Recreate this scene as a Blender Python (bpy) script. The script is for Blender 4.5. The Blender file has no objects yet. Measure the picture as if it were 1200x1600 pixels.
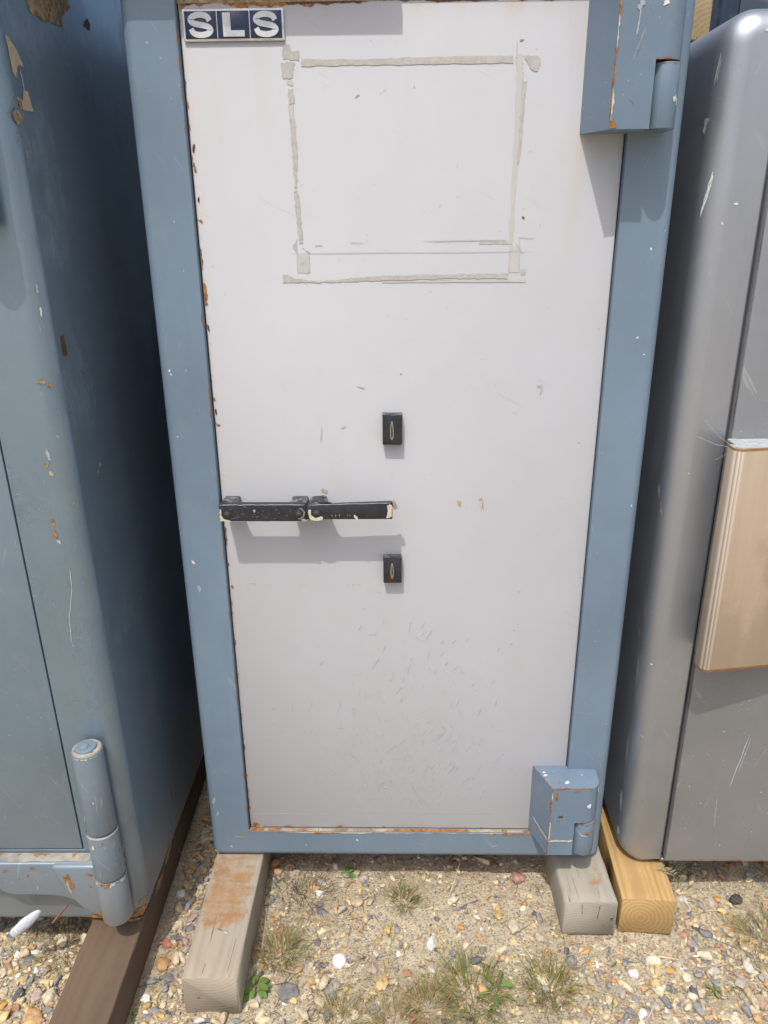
import bpy, bmesh, math, random
import numpy as np
from mathutils import Vector, Matrix
PI = math.pi
S = bpy.context.scene
COL = S.collection
rng = random.Random(7)
nrg = np.random.RandomState(11)

# ------------------------------------------------------------------ camera
cam_d = bpy.data.cameras.new('camera'); cam = bpy.data.objects.new('camera', cam_d); COL.objects.link(cam)
pitch, yaw, roll = 0.36335566, -0.02157891, -0.0090608
fwd = Vector((math.sin(yaw)*math.cos(pitch), math.cos(yaw)*math.cos(pitch), -math.sin(pitch)))
rt = Vector((math.cos(yaw), -math.sin(yaw), 0)); up = rt.cross(fwd)
r2 = rt*math.cos(roll)+up*math.sin(roll); u2 = r2.cross(fwd)
M = Matrix((r2, u2, -fwd)).transposed().to_4x4(); M.translation = Vector((0, -1.4, 1.5))
cam.matrix_world = M
cam_d.sensor_fit = 'VERTICAL'; cam_d.sensor_height = 36.0; cam_d.lens = 36.0*1200/1600
cam_d.clip_start = 0.02; cam_d.clip_end = 3000
S.camera = cam
S.render.resolution_x = 768; S.render.resolution_y = 1024

# ------------------------------------------------------------------ light
to_sun = Vector((-0.33, -1.0, 2.1)).normalized()
elev = math.asin(to_sun.z); azim = math.atan2(to_sun.x, to_sun.y) % (2*PI)
W = bpy.data.worlds.new('World'); S.world = W; W.use_nodes = True
wn = W.node_tree; bg = wn.nodes['Background']
sky = wn.nodes.new('ShaderNodeTexSky'); sky.sky_type = 'NISHITA'; sky.sun_disc = False
sky.sun_elevation = elev; sky.sun_rotation = azim; sky.air_density = 1.0; sky.dust_density = 4.0; sky.ozone_density = 1.0
wn.links.new(sky.outputs[0], bg.inputs[0]); bg.inputs[1].default_value = 0.15
sd = bpy.data.lights.new('sun', 'SUN'); sd.energy = 2.3; sd.angle = math.radians(0.5); sd.color = (1.0, 0.97, 0.915)
so = bpy.data.objects.new('sun', sd); COL.objects.link(so)
so.rotation_euler = (-to_sun).to_track_quat('-Z', 'Y').to_euler(); so.location = to_sun*10
S.view_settings.view_transform = 'Standard'; S.view_settings.look = 'None'
S.view_settings.exposure = 0.30; S.view_settings.gamma = 1.0

# ------------------------------------------------------------------ node helpers
class NT:
    def __init__(s, name):
        m = bpy.data.materials.new(name); m.use_nodes = True; s.m = m; s.t = m.node_tree
        s.t.nodes.clear(); s.out = s.n('ShaderNodeOutputMaterial'); s.b = s.n('ShaderNodeBsdfPrincipled')
        s.l(s.b.outputs[0], s.out.inputs[0])
        s.tc = s.n('ShaderNodeTexCoord'); s.obj = s.tc.outputs['Object']
        s._sep = None
    def n(s, t): return s.t.nodes.new(t)
    def l(s, a, b): s.t.links.new(a, b)
    def put(s, sock, v):
        if isinstance(v, bpy.types.NodeSocket): s.l(v, sock)
        elif isinstance(v, (tuple, list)) and len(v) == 3 and sock.type == 'RGBA': sock.default_value = (*v, 1)
        else: sock.default_value = v
    def xyz(s):
        if s._sep is None:
            n = s.n('ShaderNodeSeparateXYZ'); s.l(s.obj, n.inputs[0]); s._sep = n.outputs
        return s._sep
    def math(s, op, a, b=None, c=None, clamp=False):
        n = s.n('ShaderNodeMath'); n.operation = op; n.use_clamp = clamp
        s.put(n.inputs[0], a)
        if b is not None: s.put(n.inputs[1], b)
        if c is not None: s.put(n.inputs[2], c)
        return n.outputs[0]
    def mapp(s, scale=(1, 1, 1), rot=(0, 0, 0), loc=(0, 0, 0), v=None):
        n = s.n('ShaderNodeMapping'); s.l(v or s.obj, n.inputs[0])
        n.inputs['Scale'].default_value = scale; n.inputs['Rotation'].default_value = rot; n.inputs['Location'].default_value = loc
        return n.outputs[0]
    def noise(s, scale, detail=4, rough=.55, v=None, dist=0, out='Fac'):
        n = s.n('ShaderNodeTexNoise'); s.l(v or s.obj, n.inputs['Vector'])
        n.inputs['Scale'].default_value = scale; n.inputs['Detail'].default_value = detail
        n.inputs['Roughness'].default_value = rough; n.inputs['Distortion'].default_value = dist
        return n.outputs[out]
    def voro(s, scale, feature='F1', v=None, out='Distance', rnd=1.0):
        n = s.n('ShaderNodeTexVoronoi'); n.feature = feature; s.l(v or s.obj, n.inputs['Vector'])
        n.inputs['Scale'].default_value = scale; n.inputs['Randomness'].default_value = rnd
        return n.outputs[out]
    def ramp(s, f, stops, interp='LINEAR'):
        n = s.n('ShaderNodeValToRGB'); n.color_ramp.interpolation = interp; e = n.color_ramp.elements
        while len(e) < len(stops): e.new(0.5)
        for i, (p, c) in enumerate(stops):
            e[i].position = p; e[i].color = (c, c, c, 1) if not isinstance(c, (tuple, list)) else (*c, 1)
        s.l(f, n.inputs[0]); return n.outputs[0]
    def step(s, f, a, b):
        n = s.n('ShaderNodeMapRange'); s.put(n.inputs[0], f); n.inputs[1].default_value = a; n.inputs[2].default_value = b
        n.interpolation_type = 'SMOOTHSTEP'; return n.outputs[0]
    def mix(s, f, a, b):
        n = s.n('ShaderNodeMix'); n.data_type = 'RGBA'; s.put(n.inputs[0], f); s.put(n.inputs[6], a); s.put(n.inputs[7], b); return n.outputs[2]
    def mul(s, a, b): return s.math('MULTIPLY', a, b)
    def near(s, axis, at, w):  # 1 near coordinate, fades over w
        d = s.math('ABSOLUTE', s.math('SUBTRACT', s.xyz()[axis], at)); return s.step(d, w, 0.0)
    def bump(s, h, strength=.3, dist=.002, prev=None):
        n = s.n('ShaderNodeBump'); n.inputs['Strength'].default_value = strength; n.inputs['Distance'].default_value = dist
        s.l(h, n.inputs['Height'])
        if prev: s.l(prev, n.inputs['Normal'])
        return n.outputs[0]
    def fin(s, col, rough=.5, metal=0, nrm=None, spec=None, coat=None):
        s.put(s.b.inputs['Base Color'], col); s.put(s.b.inputs['Roughness'], rough); s.put(s.b.inputs['Metallic'], metal)
        if nrm: s.l(nrm, s.b.inputs['Normal'])
        if spec is not None: s.b.inputs['Specular IOR Level'].default_value = spec
        if coat is not None: s.b.inputs['Coat Weight'].default_value = coat; s.b.inputs['Coat Roughness'].default_value = .15
        return s.m

RUST = (0.235, 0.085, 0.028); RUST2 = (0.36, 0.165, 0.05); DUST = (0.42, 0.37, 0.30)

def scratches(t, dens=.70, scale=7, rot=0.5, squash=22, axis=2, seed=0.0, w=0.02):
    """thin broken scratch lines; squash along one axis after rotating"""
    sc = [squash, squash, squash]; sc[axis] = 1.2
    v = t.mapp(rot=(0, rot, 0), loc=(seed, seed*.7, seed*1.3))
    v2 = t.mapp(scale=tuple(sc), v=v)
    a = t.noise(scale, 2, .5, v=v2)
    line = t.step(a, dens, dens+w)
    brk = t.step(t.noise(9, 3, .6, v=t.mapp(loc=(seed*3, 1, 2))), .52, .60)
    return t.mul(line, brk)

def paint_mat(name, base, rough=.38, metal=0.0, orange=.25, fleck=(0.6, 0.62, 0.6), fleck_amt=.5, dusty=.25, rust=(), dents=0.0,
              dustz=None, sc_amt=.5, var=.12, chips=0.0, spec=.5):
    t = NT(name)
    big = t.noise(2.3, 4, .6)
    c = t.mix(t.step(big, .3, .75), tuple(x*(1-var) for x in base), tuple(min(1, x*(1+var)) for x in base))
    mid = t.noise(18, 5, .65)
    c = t.mix(t.mul(t.step(mid, .5, .8), dusty), c, DUST)
    # vertical dull streaks
    st = t.noise(5, 4, .6, v=t.mapp(scale=(9, 9, .55)))
    c = t.mix(t.mul(t.step(st, .5, .75), .12), c, tuple(x*.6 for x in base))
    if dustz is not None:     # splashed dirt towards the foot of the safe
        z0, z1, am = dustz
        zz = t.step(t.math('ADD', t.xyz()[2], t.mul(t.math('SUBTRACT', t.noise(9, 5, .7), .5), .25)), z1, z0)
        c = t.mix(t.mul(zz, am), c, DUST)
    # flecks
    fl = t.step(t.voro(30), .075, .05); fl = t.mul(fl, t.step(t.noise(5, 2, .5, v=t.mapp(loc=(3, 4, 5))), .55, .6))
    fl2 = t.step(t.voro(85, v=t.mapp(loc=(1.3, .4, 2.2))), .11, .08); fl2 = t.mul(fl2, t.step(t.noise(7, 2, .5, v=t.mapp(loc=(9, 1, 5))), .58, .62))
    s1 = scratches(t, .665, 5, .55, 24, 2, 1.7); s2 = scratches(t, .675, 6, -.35, 26, 2, 5.1)
    f = t.math('MAXIMUM', t.math('MAXIMUM', fl, fl2), t.mul(t.math('MAXIMUM', s1, s2), sc_amt), clamp=True)
    c = t.mix(t.mul(f, fleck_amt), c, fleck)
    r = t.math('ADD', rough-.08, t.mul(mid, .2))
    rmask = None
    for (ax, at, w, thr) in rust:
        nn = t.noise(26, 6, .72, v=t.mapp(loc=(at*3, .3, .7)))
        m_ = t.step(t.math('ADD', nn, t.mul(t.near(ax, at, w), .5)), thr, thr+.05)
        m_ = t.mul(m_, t.step(t.near(ax, at, w), 0.02, .15))
        rmask = m_ if rmask is None else t.math('MAXIMUM', rmask, m_)
    if chips:
        cm = t.step(t.noise(13, 6, .62, v=t.mapp(loc=(7.7, 3.1, .9))), .80-chips*.1, .815-chips*.1)
        rmask = cm if rmask is None else t.math('MAXIMUM', rmask, cm)
    if rmask is not None:
        rc = t.mix(t.noise(70, 3, .6), RUST, RUST2)
        c = t.mix(rmask, c, rc); r = t.math('ADD', r, t.mul(rmask, .4), clamp=True)
        metal_s = t.mul(t.math('SUBTRACT', 1.0, rmask), metal) if metal else 0
    else: metal_s = metal
    h = t.noise(240, 2, .5)
    nb = t.bump(h, orange, .0006)
    if dents:
        wr = t.noise(38, 6, .75, dist=1.4, v=t.mapp(scale=(1, 1, .7)))
        wm = t.mul(t.math('ABSOLUTE', t.math('SUBTRACT', wr, .5)), t.step(t.noise(6, 3, .6, v=t.mapp(loc=(2, 8, 1))), .5, .62))
        nb = t.bump(wm, dents, .012, nb)
    nb = t.bump(t.noise(3.2, 3, .5), .25, .008, nb)
    return t.fin(c, r, metal_s, nb, spec)

BLUE = (0.165, 0.228, 0.298)
m_blue = paint_mat('blue_grey_paint', BLUE, rough=.45, orange=.3, rust=((2, .1, .012, .86),), sc_amt=.3, fleck_amt=.3, dusty=.08, dustz=(.09, .2, .06), spec=.4)
m_blue_h = paint_mat('blue_grey_hinge_paint', (.152,.212,.280), rough=.45, orange=.35, sc_amt=.4, fleck_amt=.35, dusty=.12, chips=.3, spec=.4)
m_left = paint_mat('slate_paint', (0.225, 0.298, 0.362), metal=.60, rough=.36, orange=.3, dents=.45, dustz=(.1, .36, .3), fleck_amt=.15, dusty=.05, var=.06, spec=.28)
m_left_door = paint_mat('slate_door_paint', (0.195, 0.262, 0.318), metal=.35, rough=.42, orange=.25, dustz=(.15, .6, .2), fleck_amt=.2, dusty=.12)
m_left_h = paint_mat('slate_hinge_paint', (0.185, 0.24, 0.288), metal=.2, rough=.42, orange=.4, chips=.6, fleck_amt=.35, dustz=(.1, .34, .35))
m_grey = paint_mat('metallic_grey_paint', (0.39, 0.41, 0.45), rough=.43, metal=.82, orange=.12, fleck_amt=.45, dusty=.14, sc_amt=.45, var=.06)
m_grey_door = paint_mat('dull_grey_paint', (0.24, 0.25, 0.265), rough=.5, metal=.35, orange=.3, fleck_amt=.4, dusty=.15, sc_amt=.5, dustz=(.1, .8, .22))

def door_mat():
    t = NT('off_white_paint')
    big = t.noise(1.7, 4, .6)
    c = t.mix(t.step(big, .3, .72), (.448, .452, .472), (.470, .478, .502))
    c = t.mix(t.mul(t.step(t.noise(11, 5, .7, v=t.mapp(scale=(1.5, 1, .8))), .5, .8), .22), c, (.43, .405, .375))
    # scuffs low on the door
    low = t.step(t.xyz()[2], .78, .30)
    low = t.mul(low, t.step(t.math('ABSOLUTE', t.math('SUBTRACT', t.xyz()[0], .03)), .38, .05))
    a = t.math('MAXIMUM', scratches(t, .640, 6, .35, 20, 2, 2.2), scratches(t, .655, 8, .6, 22, 2, 7.7))
    a = t.math('MAXIMUM', a, scratches(t, .66, 9, -.25, 20, 2, 4.4))
    c = t.mix(t.mul(t.mul(a, low), .55), c, (.33, .37, .43))
    b = scratches(t, .68, 5, 1.1, 18, 2, 9.1)
    c = t.mix(t.mul(b, .35), c, (.40, .38, .38))
    sm = t.mul(t.step(t.noise(9, 5, .75, v=t.mapp(scale=(1.4, 1, .8), rot=(0, .4, 0))), .54, .72), low)
    c = t.mix(t.mul(sm, .16), c, (.38, .40, .43))
    sp = t.step(t.voro(26, v=t.mapp(loc=(.3, .2, .8))), .05, .032); sp = t.mul(sp, t.step(t.noise(3.3, 2, .5), .5, .56))
    c = t.mix(t.mul(sp, .7), c, (.25, .2, .18))
    # yellowed dirt along the left and lower edges
    ed = t.math('MAXIMUM', t.mul(t.near(0, -.352, .035), .8), t.mul(t.near(2, .176, .028), .9))
    c = t.mix(t.mul(t.mul(ed, t.step(t.noise(20, 5, .7), .35, .7)), .55), c, (.52, .42, .29))
    tp = t.mul(t.near(2, 1.835, .05), t.step(t.noise(14, 5, .7, v=t.mapp(scale=(1, 1, .35))), .42, .72))
    c = t.mix(t.mul(tp, .75), c, (.46, .33, .20))
    # runs of rusty water from the hinge corner and the top edge
    X_ = t.math('ADD', t.xyz()[0], t.mul(t.math('SUBTRACT', t.noise(6, 3, .6), .5), .02))
    run = t.mul(t.step(t.math('ABSOLUTE', t.math('SUBTRACT', X_, .297)), .020, .0), t.mul(t.step(t.xyz()[2], 1.35, 1.62), t.step(t.xyz()[2], 1.66, 1.62)))
    c = t.mix(t.mul(run, .28), c, (.48, .38, .26))
    drip = t.mul(t.step(t.noise(22, 3, .6, v=t.mapp(scale=(1, 1, .06), loc=(6, 0, 0))), .55, .70), t.step(t.xyz()[2], 1.45, 1.83))
    c = t.mix(t.mul(drip, .20), c, (.44, .36, .27))
    fd_ = t.step(t.noise(2.6, 5, .65, v=t.mapp(scale=(1, 1, .6), loc=(7, 7, 7))), .42, .62)
    c = t.mix(t.mul(fd_, .10), c, (.40, .385, .37))
    hx_ = t.mul(t.step(t.math('ABSOLUTE', t.math('SUBTRACT', t.xyz()[0], -.18)), .22, .10), t.step(t.math('ABSOLUTE', t.math('SUBTRACT', t.xyz()[2], 1.02)), .10, .0))
    c = t.mix(t.mul(t.mul(hx_, t.step(t.noise(13, 5, .7, v=t.mapp(loc=(3, 9, 2))), .5, .7)), .22), c, (.42, .37, .29))
    # rust where paint broke along the edges
    r1 = t.step(t.math('ADD', t.noise(24, 6, .75), t.mul(t.near(0, -.3535, .010), .42)), .93, 1.0)
    r1 = t.mul(r1, t.step(t.near(0, -.3535, .010), .02, .12))
    r2 = t.step(t.math('ADD', t.noise(22, 6, .75, v=t.mapp(loc=(2, 2, 2))), t.mul(t.near(2, .1725, .012), .42)), .90, .96)
    r2 = t.mul(r2, t.step(t.near(2, .1725, .012), .02, .12))
    r3 = t.step(t.math('ADD', t.noise(17, 6, .75, v=t.mapp(loc=(4, 2, 1), scale=(1, 1, .6))), t.mul(t.near(2, 1.838, .03), .45)), .80, .86)
    r3 = t.mul(r3, t.mul(t.step(t.near(2, 1.838, .03), .02, .12), t.step(t.xyz()[0], .0, -.12)))
    rm = t.math('MAXIMUM', t.math('MAXIMUM', r1, r2), r3)
    c = t.mix(rm, c, t.mix(t.noise(60, 3, .6), RUST, (.5, .25, .07)))
    n = t.bump(t.noise(260, 2, .5), .15, .0005); n = t.bump(t.noise(2.4, 3, .5), .2, .006, n)
    return t.fin(c, t.math('ADD', .66, t.mul(rm, .2)), 0, n, .12)
m_door = door_mat()

def simple(name, col, rough=.6, metal=0, nscale=60, var=.25, bump=.2, bd=.001, alt=None, spec=.5):
    t = NT(name); f = t.noise(nscale, 5, .65)
    c = t.mix(t.step(f, .3, .7), tuple(x*(1-var) for x in col), alt or tuple(min(1, x*(1+var)) for x in col))
    return t.fin(c, rough, metal, t.bump(f, bump, bd), spec)
m_rust = simple('rust', (.25, .095, .03), .9, 0, 120, .35, .6, .0015, alt=(.42, .21, .07))
m_rustdark = simple('dark_rust', (.10, .045, .022), .9, 0, 150, .4, .6, .0015)
m_primer = simple('bare_primer', (.44, .36, .235), .75, 0, 60, .15, .3, .0006)
m_primer2 = simple('flaked_brown_primer', (.26, .17, .09), .8, 0, 90, .4, .9, .002, alt=(.42, .33, .20))
m_filler = simple('pale_filler', (.55, .50, .40), .8, 0, 90, .15, .4, .001)
m_ledge = simple('dusty_rusty_ledge', (.33, .24, .15), .85, 0, 55, .45, .5, .001, alt=(.42, .36, .28))
m_white = simple('white_paint_mark', (.66, .68, .64), .6, 0, 200, .12, .3, .0004)
m_scr_hl = simple('pale_scratch_and_highlight', (.33, .37, .40), .6, 0, 200, .15, .3, .0003)  # pale scratches, also the painted edge highlights on the door grips
m_tape = simple('tape_glue_residue', (.43, .415, .385), .7, 0, 150, .10, .35, .0006)
m_tape2 = simple('clear_tape_film', (.49, .48, .47), .3, 0, 50, .03, .3, .0006)
m_smudge = simple('grey_blue_scuff', (.40, .43, .47), .6, 0, 200, .12, .2, .0003)
m_gap = simple('dark_gap', (.016, .016, .018), .8, 0, 50, .2, .1, .001)
m_under = simple('dark_steel_underside', (.06, .065, .07), .8, 0, 50, .3, .1, .001)
m_steel = simple('bare_steel', (.48, .47, .45), .35, .8, 90, .2, .2, .0005)

def black_mat(name, worn=0.0):
    t = NT(name); f = t.noise(45, 5, .7)
    c = t.mix(t.step(f, .35, .7), (.014, .016, .021), (.030, .033, .042))
    s = t.math('MAXIMUM', scratches(t, .66, 9, .2, 20, 0, 3.3), scratches(t, .67, 9, 1.4, 20, 0, 6.3))
    c = t.mix(t.mul(s, .5), c, (.22, .23, .24))
    if worn:
        c = t.mix(t.mul(t.step(t.noise(70, 6, .75, v=t.mapp(loc=(1, 2, 3))), .45, .66), worn), c, (.26, .26, .27))
    return t.fin(c, t.math('ADD', .26, t.mul(f, .18)), 0, t.bump(t.noise(300, 2, .5), .15, .0004), .5)
m_black = black_mat('black_enamel'); m_blackworn = black_mat('worn_black_enamel', 1.0)
m_dustm = simple('settled_dust', (.30, .28, .24), .9, 0, 40, .25, .3, .0006)
m_navy = simple('navy_badge_enamel', (.022, .036, .085), .3, 0, 60, .15, .05, .0003)
def chrome():
    t = NT('badge_silver'); f = t.noise(30, 4, .7)
    c = t.mix(t.step(f, .35, .65), (.50, .50, .50), (.66, .66, .66))
    return t.fin(c, t.math('ADD', .28, t.mul(f, .2)), .45, t.bump(t.noise(40, 3, .6), .3, .0012))
m_chrome = chrome()
def plate_mat():
    t = NT('bronzed_cream_plate')
    f = t.noise(4, 4, .6, v=t.mapp(scale=(8, 3, .5)))
    c = t.mix(t.step(f, .3, .7), (.47, .37, .27), (.53, .43, .325))
    sm = t.step(t.math('ADD', t.noise(8, 5, .7), t.mul(t.step(t.xyz()[2], 1.1, .68), .25)), .56, .74)
    c = t.mix(t.mul(sm, .35), c, (.29, .23, .155))
    # highlight stripes painted into the colour down the rounded left edge
    x = t.xyz()[0]
    for at, w, col, am in ((.5895, .0022, (.62, .61, .60), .8), (.5955, .0016, (.66, .64, .62), .8), (.6015, .0035, (.60, .57, .53), .75), (.592, .001, (.15, .12, .10), .7), (.598, .0009, (.25, .2, .17), .6)):
        c = t.mix(t.mul(t.near(0, at, w), am), c, col)
    c = t.mix(t.mul(scratches(t, .68, 6, .3, 22, 2, 8.8), .4), c, (.62, .58, .5))
    edge = t.math('MAXIMUM', t.near(2, .6705, .0045), t.near(2, 1.1185, .0035))
    c = t.mix(t.step(edge, .1, .4), c, t.mix(t.noise(60, 4, .6), (.20, .09, .03), (.42, .22, .08)))
    return t.fin(c, .36, .3, t.bump(t.noise(120, 3, .5), .1, .0005))
m_plate = plate_mat()

def wood_mat(name, light, dark, ring=55, cx=0, cz=0, grey=None, stain=None, ringc=.4, crack=.5):
    t = NT(name)
    wob = t.noise(3, 3, .5, v=t.mapp(scale=(1.2, .35, 1.2)), out='Color')
    n = t.n('ShaderNodeVectorMath'); n.operation = 'MULTIPLY_ADD'; t.l(wob, n.inputs[0]); n.inputs[1].default_value = (.03, 0, .03)
    t.l(t.mapp(loc=(-cx, 0, -cz)), n.inputs[2])
    w = t.n('ShaderNodeTexWave'); w.wave_type = 'RINGS'; w.rings_direction = 'Y'; t.l(n.outputs[0], w.inputs[0])
    w.inputs['Scale'].default_value = ring; w.inputs['Distortion'].default_value = 1.2; w.inputs['Detail'].default_value = 2
    w.inputs['Detail Scale'].default_value = 1.5
    g = t.math('POWER', w.outputs['Fac'], 1.6)
    c = t.mix(t.mul(g, ringc), light, dark)
    fib = t.noise(90, 4, .7, v=t.mapp(scale=(1, .05, 1)))
    c = t.mix(t.mul(t.step(fib, .5, .75), .4), c, dark)
    c = t.mix(t.mul(t.step(t.noise(6, 4, .6), .45, .75), .35), c, tuple(x*.7 for x in light))
    if grey: c = t.mix(t.mul(t.step(t.noise(5, 5, .65, v=t.mapp(scale=(1, .3, 1), loc=(3, 3, 3))), .35, .65), .7), c, grey)
    ck = t.step(t.noise(55, 3, .6, v=t.mapp(scale=(1, .03, 1), loc=(5, 1, 2))), .69, .71)
    c = t.mix(t.mul(ck, crack), c, tuple(x*.18 for x in dark))
    if stain:
        x0, x1, y0, y1, am = stain
        X = t.xyz()[0]; Y = t.xyz()[1]; ww_ = t.mul(t.math('SUBTRACT', t.noise(14, 4, .6), .5), .09); X = t.math('ADD', X, ww_); Y = t.math('ADD', Y, t.mul(ww_, 1.3))
        m = t.mul(t.mul(t.step(X, x0-.02, x0+.015), t.step(X, x1+.02, x1-.01)), t.mul(t.step(Y, y0-.015, y0+.025), t.step(Y, y1+.02, y1-.02)))
        nn = t.noise(26, 6, .75, v=t.mapp(scale=(1, .75, 1), loc=(8, 8, 8)))
        n3 = t.noise(75, 5, .8, v=t.mapp(scale=(1, .8, 1), loc=(4, 1, 3))); nn = t.math('ADD', t.math('ADD', t.mul(nn, .45), t.mul(n3, .35)), t.mul(t.noise(7, 3, .6, v=t.mapp(loc=(2, 6, 1))), .35)); band = t.step(t.noise(30, 3, .6, v=t.mapp(scale=(.25, 1, 1), loc=(2, 2, 2))), .35, .65); m = t.step(t.mul(m, t.math('ADD', nn, t.mul(t.math('SUBTRACT', band, .5), .12))), .46, .70)
        c = t.mix(t.mul(m, am), c, t.mix(t.noise(45, 5, .7), (.20, .085, .03), (.42, .23, .09)))
    nb = t.bump(t.math('SUBTRACT', t.math('ADD', t.mul(g, .25), t.mul(fib, .6)), ck), .5, .0014)
    return t.fin(c, .82, 0, nb, .3)
m_w_left = wood_mat('weathered_pine', (.37, .31, .225), (.24, .18, .12), 42, -.38, .18, grey=(.34, .31, .265), stain=(-.435, -.33, -.20, .08, .85))
m_w_mid = wood_mat('bleached_pine', (.36, .32, .25), (.19, .16, .12), 40, .42, -.03, grey=(.37, .355, .305), stain=(.425, .462, -.085, .1, .85), crack=.9)
m_w_yel = wood_mat('treated_yellow_pine', (.47, .31, .13), (.27, .155, .06), 34, 0, .058, crack=.35)
m_w_brn = wood_mat('brown_oiled_timber', (.135, .095, .064), (.07, .047, .032), 38, -.55, .25, grey=(.15, .10, .062), crack=.35)
m_w_block = wood_mat('rough_sawn_block', (.36, .27, .17), (.22, .13, .07), 30, .8, 1.9, grey=(.42, .32, .16), crack=.5)

def ground_mat():
    t = NT('sandy_gravel_soil')
    big = t.noise(5, 6, .7); c = t.mix(t.step(big, .38, .62), (.40, .33, .22), (.57, .485, .35))
    f = t.noise(90, 6, .75); c = t.mix(t.step(f, .35, .7), c, (.58, .50, .36))
    c = t.mix(t.mul(t.step(t.noise(38, 5, .7, v=t.mapp(loc=(4, 4, 4))), .52, .66), .55), c, (.30, .235, .155))
    v = t.n('ShaderNodeTexVoronoi'); v.feature = 'F1'; v.inputs['Scale'].default_value = 190; t.l(t.obj, v.inputs['Vector'])
    hs = t.n('ShaderNodeSeparateColor'); t.l(v.outputs['Color'], hs.inputs[0])
    pc = t.ramp(hs.outputs[0], [(0, (.16, .165, .18)), (.2, (.40, .35, .26)), (.45, (.34, .18, .07)), (.6, (.50, .45, .36)), (.8, (.22, .20, .19)), (1, (.55, .42, .24))])
    pm = t.mul(t.step(v.outputs['Distance'], .5, .3), t.step(hs.outputs[1], .45, .5))
    c = t.mix(t.mul(pm, .8), c, pc)
    h = t.math('ADD', t.mul(pm, .6), f)
    nb = t.bump(h, 1.0, .004); nb = t.bump(t.noise(26, 6, .75), .8, .018, nb)
    return t.fin(c, .95, 0, nb, .15)
m_ground = ground_mat()

def vcol_mat(name, rough=.75, var=.25, nscale=90, spec=.3):
    t = NT(name); a = t.n('ShaderNodeAttribute'); a.attribute_name = 'tint'
    f = t.noise(nscale, 5, .7)
    d = t.n('ShaderNodeVectorMath'); d.operation = 'SCALE'; t.l(a.outputs['Color'], d.inputs[0]); d.inputs['Scale'].default_value = 1-var
    d2 = t.n('ShaderNodeVectorMath'); d2.operation = 'SCALE'; t.l(a.outputs['Color'], d2.inputs[0]); d2.inputs['Scale'].default_value = 1+var
    c = t.mix(t.step(f, .3, .7), d.outputs[0], d2.outputs[0])
    c = t.mix(t.mul(t.step(t.noise(35, 5, .7, v=t.mapp(loc=(1, 5, 2))), .5, .7), .45), c, (.42, .36, .27))
    return t.fin(c, rough, 0, t.bump(f, .5, .0015), spec)
m_pebble = vcol_mat('mixed_flint')
def blade_mat():
    t = NT('grass_blades'); a = t.n('ShaderNodeAttribute'); a.attribute_name = 'tint'
    t.fin(a.outputs['Color'], .6, 0, None, .3)
    tr = t.n('ShaderNodeBsdfTranslucent'); t.l(a.outputs['Color'], tr.inputs[0]); mx = t.n('ShaderNodeMixShader'); mx.inputs[0].default_value = .25
    t.l(t.b.outputs[0], mx.inputs[1]); t.l(tr.outputs[0], mx.inputs[2]); t.l(mx.outputs[0], t.out.inputs[0]); return t.m
m_blade = blade_mat()

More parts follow.
